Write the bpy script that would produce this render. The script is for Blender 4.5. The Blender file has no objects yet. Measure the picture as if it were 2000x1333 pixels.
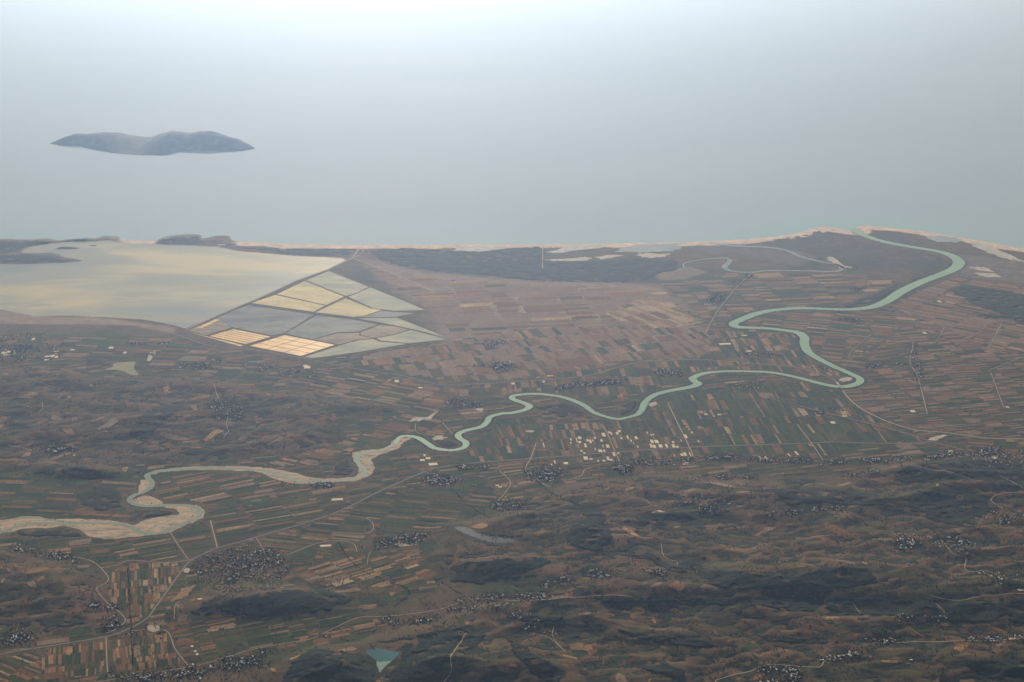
import bpy, math, random
import numpy as np
from mathutils import Vector

# ------------------------------------------------------------------ camera, light, exposure
SC = bpy.context.scene
COL = SC.collection
ALT, FPX, PITCH = 8000.0, 3000.0, math.radians(17.5)      # flight height, focal length (px of 2000), tilt
SUN_EL, SUN_AZ = math.radians(18), math.radians(-5)      # sun ahead of the camera, to the left
cam = bpy.data.objects.new('camera', bpy.data.cameras.new('camera'))
COL.objects.link(cam)
cam.data.sensor_width = 36.0
cam.data.lens = 36.0 * FPX / 2000.0
cam.data.clip_start = 10.0
cam.data.clip_end = 400000.0
cam.location = (0, 0, ALT)
cam.rotation_euler = (math.radians(90) - PITCH, 0, 0)
SC.camera = cam

W = bpy.data.worlds.new('World'); SC.world = W; W.use_nodes = True
nt = W.node_tree; bg = nt.nodes['Background']
sky = nt.nodes.new('ShaderNodeTexSky'); sky.sky_type = 'NISHITA'; sky.sun_disc = False
sky.sun_elevation = SUN_EL; sky.sun_rotation = SUN_AZ % (2 * math.pi)
sky.altitude = 0; sky.air_density = 1.0; sky.dust_density = 2.0; sky.ozone_density = 1.0
nt.links.new(sky.outputs[0], bg.inputs[0]); bg.inputs[1].default_value = 0.05

sd = Vector((math.sin(SUN_AZ) * math.cos(SUN_EL), math.cos(SUN_AZ) * math.cos(SUN_EL), math.sin(SUN_EL)))
sun = bpy.data.objects.new('sun', bpy.data.lights.new('sun', 'SUN')); COL.objects.link(sun)
sun.data.energy = 5.0; sun.data.angle = math.radians(0.5); sun.data.color = (1.0, 0.92, 0.85)
sun.rotation_euler = (-sd).to_track_quat('-Z', 'Y').to_euler()
sun.location = (0, 0, 12000)

SC.view_settings.view_transform = 'Standard'; SC.view_settings.look = 'None'
SC.view_settings.gamma = 1.0; SC.view_settings.use_curve_mapping = False
SC.view_settings.exposure = 0.0
cy = SC.cycles
cy.volume_bounces = 0; cy.max_bounces = 6; cy.diffuse_bounces = 2; cy.glossy_bounces = 2
cy.use_denoising = True
HAZE_DENSITY = 0.88e-5; HAZE_G = 0.745; HAZE_COL = (0.42, 0.625, 0.99)

rng = np.random.default_rng(11)
random.seed(5)

# ------------------------------------------------------------------ helpers
CP, SP = math.cos(PITCH), math.sin(PITCH)
def px(u, v, z=3.0):
    """point on the level z that lies on the sight line of a photo pixel (u, v), arrays welcome"""
    u = np.asarray(u, float); v = np.asarray(v, float)
    a = (u - 1000) / FPX; b = (666.5 - v) / FPX
    dy = CP + b * SP; dz = -SP + b * CP
    t = (z - ALT) / dz
    return np.stack([a * t, dy * t], -1)
def pxl(pts, z=3.0):
    p = np.array([q[:2] for q in pts], float)
    return px(p[:, 0], p[:, 1], z)
def to_px(x, y, z):
    x = np.asarray(x, float); y = np.asarray(y, float); z = np.asarray(z, float) - ALT
    f = y * CP - z * SP; u = y * SP + z * CP
    return 1000 + FPX * x / f, 666.5 - FPX * u / f, f

_perm = np.random.default_rng(3).permutation(1024)
_ang = np.random.default_rng(4).random(1024) * 2 * np.pi
_gx, _gy = np.cos(_ang), np.sin(_ang)
def perlin(x, y):
    xi = np.floor(x).astype(int); yi = np.floor(y).astype(int)
    xf = x - xi; yf = y - yi
    u = xf * xf * xf * (xf * (xf * 6 - 15) + 10); v = yf * yf * yf * (yf * (yf * 6 - 15) + 10)
    def g(i, j, dx, dy):
        h = _perm[(_perm[(xi + i) & 1023] + yi + j) & 1023]
        return _gx[h] * dx + _gy[h] * dy
    n0 = g(0, 0, xf, yf) * (1 - u) + g(1, 0, xf - 1, yf) * u
    n1 = g(0, 1, xf, yf - 1) * (1 - u) + g(1, 1, xf - 1, yf - 1) * u
    return (n0 * (1 - v) + n1 * v) * 1.5
def fbm(x, y, wl, octv=4, gain=0.5):
    s = 0; a = 1; n = 0
    for k in range(octv):
        s = s + a * perlin(x / wl + 17.3 * k, y / wl - 9.1 * k); n += a; a *= gain; wl *= 0.5
    return s / n
def ridged(x, y, wl, octv=4):
    s = 0; a = 1; n = 0
    for k in range(octv):
        s = s + a * (1 - np.abs(perlin(x / wl + 5.3 * k, y / wl + 31.1 * k)) * 1.6); n += a; a *= 0.5; wl *= 0.52
    return s / n
def sstep(a, b, x):
    t = np.clip((x - a) / (b - a), 0, 1); return t * t * (3 - 2 * t)
def sdf(poly, X, Y):
    """signed distance, positive inside"""
    P = np.asarray(poly, float); d2 = np.full(X.shape, 1e18); ins = np.zeros(X.shape, bool)
    n = len(P)
    for i in range(n):
        ax, ay = P[i]; bx, by = P[(i + 1) % n]
        ex, ey = bx - ax, by - ay; wx, wy = X - ax, Y - ay
        t = np.clip((wx * ex + wy * ey) / (ex * ex + ey * ey + 1e-9), 0, 1)
        d2 = np.minimum(d2, (wx - ex * t) ** 2 + (wy - ey * t) ** 2)
        if ay != by:
            c = ((ay <= Y) & (by > Y)) | ((by <= Y) & (ay > Y))
            ins ^= c & (X < ax + (Y - ay) / (by - ay) * ex)
    return np.where(ins, 1, -1) * np.sqrt(d2)
def linedist(P, X, Y):
    d2 = np.full(X.shape, 1e18)
    for i in range(len(P) - 1):
        ax, ay = P[i]; ex, ey = P[i + 1][0] - ax, P[i + 1][1] - ay; wx, wy = X - ax, Y - ay
        t = np.clip((wx * ex + wy * ey) / (ex * ex + ey * ey + 1e-9), 0, 1)
        d2 = np.minimum(d2, (wx - ex * t) ** 2 + (wy - ey * t) ** 2)
    return np.sqrt(d2)
def ragged(P, amp, wl):
    P = np.asarray(P); c = P.mean(0); r = np.hypot(*(P - c).T)[:, None]
    k = 1 + amp * fbm(P[:, 0] * 1.0, P[:, 1] * 1.0, wl, 3)[:, None] * 1.6 + rng.normal(0, amp * .12, (len(P), 1))
    return c + (P - c) * k
def smooth(P, k=6, closed=False):
    P = np.asarray(P, float); n = len(P); out = []
    rngi = range(n if closed else n - 1)
    for i in rngi:
        if closed: a, b, c, d = P[(i - 1) % n], P[i], P[(i + 1) % n], P[(i + 2) % n]
        else: a, b, c, d = P[max(i - 1, 0)], P[i], P[i + 1], P[min(i + 2, n - 1)]
        for j in range(k):
            t = j / k
            out.append(0.5 * (2 * b + (c - a) * t + (2 * a - 5 * b + 4 * c - d) * t * t + (3 * b - a - 3 * c + d) * t ** 3))
    if not closed: out.append(P[-1])
    return np.array(out)

def mesh_np(name, V, F, mats, mi=None, smooth_=False):
    """V (n,3); F (m,k) same-sized faces"""
    V = np.ascontiguousarray(V, np.float32); F = np.ascontiguousarray(F, np.int32)
    me = bpy.data.meshes.new(name); k = F.shape[1]
    me.vertices.add(len(V)); me.vertices.foreach_set('co', V.ravel())
    me.loops.add(F.size); me.loops.foreach_set('vertex_index', F.ravel())
    me.polygons.add(len(F)); me.polygons.foreach_set('loop_start', np.arange(0, F.size, k, dtype=np.int32))
    if mi is not None: me.polygons.foreach_set('material_index', np.ascontiguousarray(mi, np.int32))
    if smooth_: me.polygons.foreach_set('use_smooth', np.ones(len(F), bool))
    for m in mats: me.materials.append(m)
    me.update(calc_edges=True); me.validate()
    return me
def add(name, me, label=None, cat=None, group=None, kind=None, parent=None):
    o = bpy.data.objects.new(name, me); COL.objects.link(o)
    if parent is not None: o.parent = parent
    tag(o, label, cat, group, kind); return o
def tag(o, label=None, cat=None, group=None, kind=None):
    if label: o['label'] = label
    if cat: o['category'] = cat
    if group: o['group'] = group
    if kind: o['kind'] = kind
def attr_col(me, name, C):
    a = me.attributes.new(name, 'FLOAT_COLOR', 'POINT')
    C4 = np.ones((len(C), 4), np.float32); C4[:, :C.shape[1]] = C
    a.data.foreach_set('color', C4.ravel())

# ------------------------------------------------------------------ materials
class NB:
    def __init__(s, name):
        s.m = bpy.data.materials.new(name); s.m.use_nodes = True; s.t = s.m.node_tree
        s.b = s.t.nodes['Principled BSDF']; s.n = s.t.nodes; s.g = None
    def pos(s):
        if s.g is None: s.g = s.n.new('ShaderNodeNewGeometry')
        return s.g.outputs['Position']
    def scl(s, v):
        q = s.n.new('ShaderNodeVectorMath'); q.operation = 'MULTIPLY'; s.t.links.new(s.pos(), q.inputs[0]); q.inputs[1].default_value = v
        return q.outputs[0]
    def noise(s, size, detail=3, rough=0.55, stretch=(1, 1, 1), dist=0.0):
        q = s.n.new('ShaderNodeTexNoise'); q.inputs['Scale'].default_value = 1.0
        q.inputs['Detail'].default_value = detail; q.inputs['Roughness'].default_value = rough; q.inputs['Distortion'].default_value = dist
        s.t.links.new(s.scl(tuple(1.0 / (size * k) for k in stretch)), q.inputs['Vector']); return q.outputs['Fac']
    def ramp(s, f, stops, interp='LINEAR'):
        r = s.n.new('ShaderNodeValToRGB'); r.color_ramp.interpolation = interp
        e = r.color_ramp.elements
        while len(e) < len(stops): e.new(0.5)
        for k, (p, c) in enumerate(stops):
            e[k].position = p; e[k].color = (*c, 1) if len(c) == 3 else c
        s.t.links.new(f, r.inputs[0]); return r.outputs[0]
    def mapr(s, f, a, b, c, d):
        q = s.n.new('ShaderNodeMapRange'); s.t.links.new(f, q.inputs[0])
        for i, v in enumerate((a, b, c, d)): q.inputs[i + 1].default_value = v
        return q.outputs[0]
    def math(s, op, a, b):
        q = s.n.new('ShaderNodeMath'); q.operation = op
        for i, v in enumerate((a, b)):
            if hasattr(v, 'links'): s.t.links.new(v, q.inputs[i])
            else: q.inputs[i].default_value = v
        return q.outputs[0]
    def mix(s, f, a, b, mode='MIX'):
        q = s.n.new('ShaderNodeMix'); q.data_type = 'RGBA'; q.blend_type = mode
        for i, v in ((0, f), (6, a), (7, b)):
            if hasattr(v, 'links'): s.t.links.new(v, q.inputs[i])
            else: q.inputs[i].default_value = v if i == 0 else (*v, 1)
        return q.outputs[2]
    def attr(s, name):
        q = s.n.new('ShaderNodeAttribute'); q.attribute_name = name; return q.outputs['Color']
    def sep(s, c):
        q = s.n.new('ShaderNodeSeparateColor'); s.t.links.new(c, q.inputs[0]); return q.outputs
    def col(s, c):
        if hasattr(c, 'links'): s.t.links.new(c, s.b.inputs['Base Color'])
        else: s.b.inputs['Base Color'].default_value = (*c, 1)
    def rough(s, r):
        if hasattr(r, 'links'): s.t.links.new(r, s.b.inputs['Roughness'])
        else: s.b.inputs['Roughness'].default_value = r
    def spec(s, v): s.b.inputs['Specular IOR Level'].default_value = v
    def turbid(s, clear):
        """silty water: most light comes back from the suspended silt, only part from the surface"""
        d = s.n.new('ShaderNodeBsdfDiffuse'); mx = s.n.new('ShaderNodeMixShader'); mx.inputs[0].default_value = clear
        lk = s.b.inputs['Base Color'].links
        if lk: s.t.links.new(lk[0].from_socket, d.inputs[0])
        else: d.inputs[0].default_value = s.b.inputs['Base Color'].default_value
        out = [q for q in s.n if q.type == 'OUTPUT_MATERIAL'][0]
        s.t.links.new(d.outputs[0], mx.inputs[1]); s.t.links.new(s.b.outputs[0], mx.inputs[2]); s.t.links.new(mx.outputs[0], out.inputs['Surface'])
    def bump(s, h, strength, dist):
        q = s.n.new('ShaderNodeBump'); q.inputs['Strength'].default_value = strength; q.inputs['Distance'].default_value = dist
        s.t.links.new(h, q.inputs['Height']); s.t.links.new(q.outputs[0], s.b.inputs['Normal'])

def m_simple(name, c, var=0.35, size=40.0, rough=0.9, spec=0.1):
    b = NB(name); n = b.noise(size, 4, 0.6)
    lo = tuple(k * (1 - var) for k in c); hi = tuple(min(1, k * (1 + var)) for k in c)
    b.col(b.ramp(n, [(0.3, lo), (0.7, hi)])); b.rough(rough); b.spec(spec); return b.m

def m_ground():
    b = NB('earth_and_grass')
    base = b.attr('tint'); cov = b.sep(b.attr('cover'))
    n1 = b.noise(260, 5, 0.6); n2 = b.noise(45, 3, 0.6); n3 = b.noise(900, 4, 0.6, dist=0.6)
    c = b.mix(1.0, base, b.ramp(n1, [(0.25, (0.62, 0.64, 0.66)), (0.5, (1, 1, 1)), (0.75, (1.4, 1.34, 1.26))]), 'MULTIPLY')
    c = b.mix(1.0, c, b.ramp(n2, [(0.25, (0.72, 0.72, 0.72)), (0.75, (1.28, 1.28, 1.28))]), 'MULTIPLY')
    # scrub where the cover attribute asks for it
    s = b.math('ADD', b.math('ADD', b.math('MULTIPLY', n3, 0.55), b.math('MULTIPLY', b.noise(140, 4, 0.65), 0.45)), cov[0])
    f = b.mapr(s, 1.0, 1.025, 0, 1)
    scr = b.ramp(b.noise(70, 3, 0.6), [(0.3, (0.012, 0.018, 0.010)), (0.7, (0.034, 0.038, 0.019))])
    c = b.mix(f, c, scr)
    b.col(c); b.rough(0.95); b.spec(0.05)
    return b.m

def m_wood(name, a, d, size=55):
    b = NB(name); n = b.noise(size, 4, 0.65); n2 = b.noise(600, 3)
    c = b.ramp(n, [(0.3, a), (0.7, d)])
    c = b.mix(1.0, c, b.ramp(n2, [(0.3, (0.75, 0.78, 0.8)), (0.7, (1.2, 1.15, 1.05))]), 'MULTIPLY')
    b.col(c); b.rough(0.95); b.spec(0.05); return b.m

def m_sea():
    b = NB('sea_water'); sh = b.sep(b.attr('shoal'))
    deep = b.ramp(b.noise(5200, 4, 0.55, (3.0, 1.0, 1)), [(0.3, (0.44, 0.54, 0.58)), (0.7, (0.48, 0.57, 0.60))])
    c = b.mix(sh[0], deep, (0.42, 0.60, 0.58)); b.col(c)
    b.rough(b.ramp(b.noise(3800, 4, 0.6, (4.0, 1.0, 1)), [(0.3, (0.62,) * 3), (0.7, (0.68,) * 3)])); b.spec(0.5); b.turbid(0.055); return b.m
def m_lagoon():
    b = NB('lagoon_water')
    n = b.noise(2300, 5, 0.55, (2.2, 1.0, 1), 0.7); n2 = b.noise(700, 4, 0.55, (4.0, 1.2, 1), 0.5)
    f = b.math('ADD', b.math('MULTIPLY', n, 0.7), b.math('MULTIPLY', n2, 0.3))
    b.col(b.ramp(f, [(0.40, (0.34, 0.37, 0.34)), (0.52, (0.45, 0.45, 0.34)), (0.62, (0.68, 0.60, 0.36))]))
    b.rough(b.ramp(n2, [(0.3, (0.40,) * 3), (0.7, (0.48,) * 3)])); b.spec(0.5); b.turbid(0.04); return b.m
def m_water(name, c1, c2, size=400, rough=0.3, stretch=(1, 1, 1), spec=0.02):
    b = NB(name); b.col(b.ramp(b.noise(size, 4, 0.55, stretch), [(0.35, c1), (0.65, c2)])); b.rough(rough); b.spec(0.5); b.turbid(spec); return b.m
def m_gravel():
    b = NB('river_gravel'); n = b.noise(190, 6, 0.7, (3.2, 0.7, 1), 1.4); n2 = b.noise(60, 3, 0.6)
    c = b.ramp(n, [(0.33, (0.15, 0.14, 0.09)), (0.41, (0.34, 0.27, 0.18)), (0.50, (0.54, 0.39, 0.23)), (0.68, (0.66, 0.48, 0.28))])
    c = b.mix(1.0, c, b.ramp(n2, [(0.3, (0.85,) * 3), (0.7, (1.1,) * 3)]), 'MULTIPLY')
    b.col(c); b.rough(0.9); b.spec(0.1); return b.m
def m_field(name, c):
    b = NB(name); n = b.noise(85, 4, 0.6); n2 = b.noise(14, 2, 0.5, (1, 5, 1)); n3 = b.noise(420, 2)
    oi = b.n.new('ShaderNodeObjectInfo')
    k = b.ramp(n, [(0.25, (0.72, 0.74, 0.74)), (0.75, (1.28, 1.25, 1.2))])
    k = b.mix(1.0, k, b.ramp(n2, [(0.3, (0.86,) * 3), (0.7, (1.14,) * 3)]), 'MULTIPLY')
    k = b.mix(1.0, k, b.ramp(n3, [(0.3, (0.82,) * 3), (0.7, (1.2,) * 3)]), 'MULTIPLY')
    k = b.mix(1.0, k, c, 'MULTIPLY'); b.col(k); b.rough(0.95); b.spec(0.05); return b.m

M_GROUND = m_ground(); M_SEA = m_sea(); M_LAG = m_lagoon(); M_GRAVEL = m_gravel()
M_RIVER = m_water('river_water', (0.37, 0.54, 0.38), (0.42, 0.58, 0.42), 900, 0.4)
M_CHANNEL = m_water('shallow_river_water', (0.27, 0.34, 0.25), (0.34, 0.39, 0.28), 300, 0.4)
M_OXBOW = m_water('oxbow_water', (0.36, 0.42, 0.42), (0.44, 0.48, 0.45), 900, 0.34)
M_POND = m_water('milky_pond_water', (0.33, 0.33, 0.19), (0.40, 0.38, 0.22), 300, 0.4)
M_RES = m_water('reservoir_water', (0.10, 0.12, 0.12), (0.14, 0.15, 0.14), 300, 0.3)
M_TURQ = m_water('turquoise_water', (0.018, 0.115, 0.125), (0.03, 0.15, 0.15), 260, 0.25)
M_TURQ2 = m_water('pale_turquoise_shallows', (0.20, 0.32, 0.26), (0.26, 0.36, 0.29), 120, 0.3)
M_SAND = m_simple('pale_sand', (0.52, 0.43, 0.31), 0.22, 120)
M_SALTFLAT = m_simple('salt_flat', (0.50, 0.46, 0.38), 0.25, 160)
M_ROAD = m_simple('asphalt_road', (0.24, 0.21, 0.17), 0.2, 30)
M_TRACK = m_simple('pale_dirt_road', (0.46, 0.36, 0.24), 0.25, 30)
M_DYKE = m_simple('dyke_earth', (0.40, 0.32, 0.22), 0.3, 60)
M_CONC = m_simple('concrete', (0.40, 0.38, 0.35), 0.15, 10)
M_WOOD = m_wood('evergreen_canopy', (0.008, 0.014, 0.010), (0.022, 0.032, 0.019))
M_PINE = m_wood('coastal_pine_canopy', (0.020, 0.032, 0.026), (0.040, 0.055, 0.040), 120)
M_SCRUB = m_wood('scrub_canopy', (0.012, 0.018, 0.010), (0.036, 0.040, 0.020), 60)
M_DSCRUB = m_wood('delta_scrub', (0.055, 0.052, 0.040), (0.095, 0.085, 0.065), 160)
M_TREES = m_wood('broadleaf_foliage', (0.012, 0.020, 0.010), (0.032, 0.042, 0.018), 40)
M_WALL = m_simple('white_render_wall', (0.80, 0.77, 0.70), 0.12, 8)
M_ROOF = m_simple('terracotta_roof', (0.33, 0.15, 0.09), 0.25, 8)
M_ROOF2 = m_simple('pale_concrete_roof', (0.86, 0.82, 0.74), 0.2, 8)
M_ROOF3 = m_simple('grey_sheet_roof', (0.34, 0.34, 0.34), 0.2, 8, 0.5)
M_FILM = m_simple('greenhouse_film', (0.78, 0.66, 0.40), 0.12, 12, 0.8, 0.1)
M_FILM_W = m_simple('white_greenhouse_film', (0.80, 0.74, 0.58), 0.1, 12, 0.8, 0.1)
FIELD_C = [(0.024, 0.042, 0.012), (0.044, 0.068, 0.016), (0.085, 0.076, 0.022), (0.185, 0.092, 0.036), (0.34, 0.200, 0.092),
           (0.26, 0.130, 0.055), (0.42, 0.30, 0.165), (0.245, 0.160, 0.100), (0.026, 0.048, 0.024), (0.066, 0.040, 0.020)]
FIELD_N = ['dark_green_crop', 'green_crop', 'olive_pasture', 'brown_ploughed_soil', 'tan_stubble', 'reddish_soil', 'pale_straw', 'grey_fallow', 'blue_green_crop', 'dark_soil']
M_FIELD = [m_field(n, c) for n, c in zip(FIELD_N, FIELD_C)]

# ------------------------------------------------------------------ the lie of the land
COAST_PX = [(-900, 452), (-300, 476), (-60, 472), (0, 467), (40, 468), (60, 468), (95, 466), (112, 470), (135, 468), (175, 465), (186, 466), (205, 461), (232, 463), (236, 468),
            (260, 470), (300, 471), (312, 467), (330, 461), (360, 458), (390, 459), (394, 466), (410, 464), (420, 461), (446, 461), (452, 469), (475, 472), (510, 474), (550, 476.5), (650, 478),
            (760, 478.5), (900, 478), (1000, 477.5), (1100, 477.5), (1250, 475), (1390, 471.5), (1500, 464.5), (1560, 455), (1588, 447), (1605, 443.5), (1625, 444.5), (1645, 449), (1658, 452),
            (1668, 452), (1672, 445), (1685, 442), (1720, 443), (1750, 446), (1800, 452), (1850, 460), (1900, 468), (1950, 477.5), (2000, 486), (2100, 505), (2400, 562), (2900, 640)]
coast = smooth(pxl(COAST_PX, 0.0), 3)
LAND = np.vstack([[(-60000, coast[0][1])], coast, [(60000, coast[-1][1] - 8000), (60000, -30000), (-60000, -30000)]])
LAGOON_PX = [(-500, 500), (-200, 512), (0, 516), (37, 517), (80, 516), (125, 514), (150, 512), (162, 510), (150, 506), (125, 503), (115, 497), (100, 494), (75, 494), (47, 494), (47, 489), (60, 482), (85, 478), (110, 475),
             (125, 473), (175, 472), (212, 470.5), (225, 473), (245, 475.5), (300, 478), (350, 480), (425, 483), (450, 489), (487, 493), (530, 496), (575, 501), (637, 503), (668, 505), (674, 509),
             (640, 526), (575, 549), (500, 584), (475, 594), (412, 621), (362, 642), (345, 637), (325, 631), (275, 624), (200, 619), (125, 617), (65, 617), (25, 610), (0, 605), (-150, 592), (-500, 575)]
LAGOON = pxl(LAGOON_PX, 1.0)
HILLS = [  # (outline, amplitude m)
    ([(880, 1030), (950, 1000), (1050, 955), (1150, 940), (1280, 925), (1450, 935), (1600, 935), (1750, 905), (1900, 888), (2100, 890), (2700, 900), (3200, 1500), (1500, 1700), (500, 1700), (560, 1270), (700, 1255), (790, 1225), (900, 1195), (1020, 1150), (880, 1130), (800, 1095)], 82),
    ([(-500, 1075), (20, 1068), (80, 1082), (150, 1092), (188, 1112), (200, 1135), (180, 1155), (200, 1190), (225, 1210), (205, 1228), (120, 1235), (-60, 1250), (-500, 1290)], 68),
    ([(345, 1185), (400, 1150), (470, 1138), (560, 1125), (680, 1110), (800, 1110), (830, 1150), (720, 1190), (600, 1205), (440, 1212)], 45),
    ([(-500, 730), (100, 715), (200, 735), (300, 735), (400, 735), (520, 755), (620, 770), (740, 780), (780, 800), (700, 845), (620, 880), (500, 902), (380, 905), (280, 915), (250, 938), (150, 940), (50, 928), (-500, 920)], 62),
    ([(-500, 640), (0, 652), (120, 655), (300, 660), (330, 700), (200, 705), (-100, 720), (-500, 730)], 25),
]
BUMPS = [(1145, 1045, 330, 420, 130), (520, 1185, 800, 300, 130), (650, 1310, 520, 300, 150), (90, 1150, 600, 400, 60), (1870, 930, 800, 450, 90), (1780, 930, 400, 250, 60),
         (1010, 1290, 420, 420, 110), (310, 830, 420, 420, 60), (150, 925, 420, 180, 60), (950, 1110, 500, 220, 70), (15, 478, 700, 260, 50), (85, 473, 300, 170, 40), (155, 471, 380, 170, 42),
         (205, 467, 180, 120, 30), (350, 467, 420, 260, 42), (428, 469, 280, 260, 42), (70, 505, 700, 220, 32), (-120, 500, 1200, 500, 60), (860, 1300, 350, 400, 70), (1640, 1130, 500, 250, 60), (1440, 1135, 500, 250, 50)]

def axis(a, b, step, lo, hi):
    d = np.arange(a, b + step, step); l = [d[0]]; r = [d[-1]]; s = step
    while l[-1] > lo: s *= 1.25; l.append(l[-1] - s)
    s = step
    while r[-1] < hi: s *= 1.25; r.append(r[-1] + s)
    return np.concatenate([np.array(l[1:])[::-1], d, np.array(r[1:])])
gx = axis(-12600, 12600, 30.0, -58000, 58000)
gy = np.concatenate([axis(12800, 20500, 24.0, -25000, 12000), ])
gy = gy[gy <= 20500]
far = [gy[-1]]; s = 24.0
while far[-1] < 35500: s = min(s * 1.01, 42.0); far.append(far[-1] + s)
gy = np.concatenate([gy, far[1:]])
GX, GY = np.meshgrid(gx, gy)

coast_d = sdf(LAND, GX, GY)
edge_n = fbm(GX, GY, 500, 3) * 22
Z = np.clip((coast_d + edge_n * 0.6) * 0.03, -6, 3.0)
def crop_apply(poly, margin, fn):
    P = np.asarray(poly); i0, i1 = np.searchsorted(gx, [P[:, 0].min() - margin, P[:, 0].max() + margin]); j0, j1 = np.searchsorted(gy, [P[:, 1].min() - margin, P[:, 1].max() + margin])
    if i1 > i0 and j1 > j0: fn(slice(j0, j1), slice(i0, i1))
LAGD = np.full(GX.shape, -1e4)
def _lg(j, i):
    d = sdf(LAGOON, GX[j, i], GY[j, i]); LAGD[j, i] = d
    Z[j, i] = np.minimum(Z[j, i], np.clip(0.9 - (d + edge_n[j, i] * 0.3) * 0.05, -2, 3.0))
crop_apply(LAGOON, 300, _lg)
HM = np.zeros(GX.shape)
th = math.radians(-8); RX = GX * math.cos(th) - GY * math.sin(th); RY = GX * math.sin(th) + GY * math.cos(th)
warp = fbm(GX, GY, 1800, 3) * 380
base_r = ridged((RX + warp) / 2.0, RY + warp * 0.6, 1250, 5)
base_f = fbm(RX / 1.7, RY, 1500, 5)
for poly, amp in HILLS:
    P = pxl(poly)
    def _h(j, i):
        d = sdf(P, GX[j, i], GY[j, i]); m = sstep(-60, 520, d + fbm(GX[j, i], GY[j, i], 700, 3) * 220)
        h = amp * m * (0.15 + 1.15 * np.clip(base_r[j, i] - 0.38, 0, 2) + 0.55 * np.clip(base_f[j, i] + 0.25, 0, 1))
        Z[j, i] += h; HM[j, i] = np.maximum(HM[j, i], m * min(1, amp / 45))
    crop_apply(P, 700, _h)
wob = 1 + 0.35 * fbm(GX, GY, 420, 3); on = sstep(0, 60, coast_d) * sstep(20, -60, LAGD)
for u, v, rx, ry, h in BUMPS:
    c = px(u, v)
    def _b(j, i):
        g = np.exp(-(((GX[j, i] - c[0]) / rx) ** 2 + ((GY[j, i] - c[1]) / ry) ** 2) * wob[j, i])
        Z[j, i] += 0.62 * h * g * on[j, i]; HM[j, i] = np.maximum(HM[j, i], sstep(0.1, 0.5, g) * on[j, i])
    crop_apply(np.array([[c[0] - 2.6 * rx, c[1] - 2.6 * ry], [c[0] + 2.6 * rx, c[1] + 2.6 * ry]]), 10, _b)
# the long scarp that faces the camera below the ridge road
rp = pxl([(700, 1225), (900, 1188), (1045, 1174), (1175, 1166), (1300, 1164), (1500, 1160), (1700, 1162), (1850, 1170), (2000, 1163), (2600, 1150)])
ry_ = np.interp(GX, rp[:, 0], rp[:, 1]); dd = GY - ry_ + fbm(GX, GY, 600, 3) * 90
hs = np.where(dd < 0, np.exp(-(dd / 260.0) ** 2), np.exp(-(dd / 900.0) ** 2)) * sstep(rp[1, 0], rp[3, 0], GX) * 85 * (1 + 0.4 * fbm(GX, GY, 900, 2))
Z += hs
Z += HM * fbm(GX, GY, 260, 3) * 16 * sstep(3, 25, Z)

LAKES = [('pond', [(205, 722), (220, 717), (222, 710), (240, 708), (264, 707), (262, 715), (262, 722), (271, 732), (260, 733), (250, 730), (242, 726), (225, 722.5)]),
         ('reservoir', [(889, 1030), (910, 1030), (922, 1035), (930, 1041), (957, 1049), (1000, 1053), (1002, 1059), (962, 1060), (925, 1049), (900, 1039)]),
         ('turquoise', [(714, 1273), (728, 1268), (742, 1267), (760, 1271), (781, 1276), (775, 1284), (767, 1290), (760, 1297), (752, 1303), (746, 1309), (742, 1314), (739, 1306), (736, 1298), (722, 1281)])]
LAKE_Z = {}
for nm, pts in LAKES:
    z0 = 3.0
    for it in range(4):
        P = pxl(pts, z0); c = P.mean(0); z0 = 0.5 * z0 + 0.5 * float(Z[np.argmin(abs(gy - c[1])), np.argmin(abs(gx - c[0]))])
    z0 = min(z0, 45.0); P = pxl(pts, z0); LAKE_Z[nm] = z0
    def _lk(j, i):
        d = sdf(P, GX[j, i], GY[j, i]); m = sstep(-420, -30, d)
        Z[j, i] = Z[j, i] * (1 - m) + z0 * m
    crop_apply(P, 500, _lk)
def H(x, y):
    x = np.asarray(x, float); y = np.asarray(y, float)
    i = np.clip(np.searchsorted(gx, x) - 1, 0, len(gx) - 2); j = np.clip(np.searchsorted(gy, y) - 1, 0, len(gy) - 2)
    fx = np.clip((x - gx[i]) / (gx[i + 1] - gx[i]), 0, 1); fy = np.clip((y - gy[j]) / (gy[j + 1] - gy[j]), 0, 1)
    return (Z[j, i] * (1 - fx) + Z[j, i + 1] * fx) * (1 - fy) + (Z[j + 1, i] * (1 - fx) + Z[j + 1, i + 1] * fx) * fy
def pxh(u, v):
    """where the sight line of a photo pixel meets the land"""
    z = np.full(np.shape(u), 3.0)
    for k in range(7):
        p = px(u, v, z); z = 0.4 * z + 0.6 * H(p[..., 0], p[..., 1])
    return px(u, v, z)
def pxhl(pts):
    p = np.array([q[:2] for q in pts], float); return pxh(p[:, 0], p[:, 1])

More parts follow.
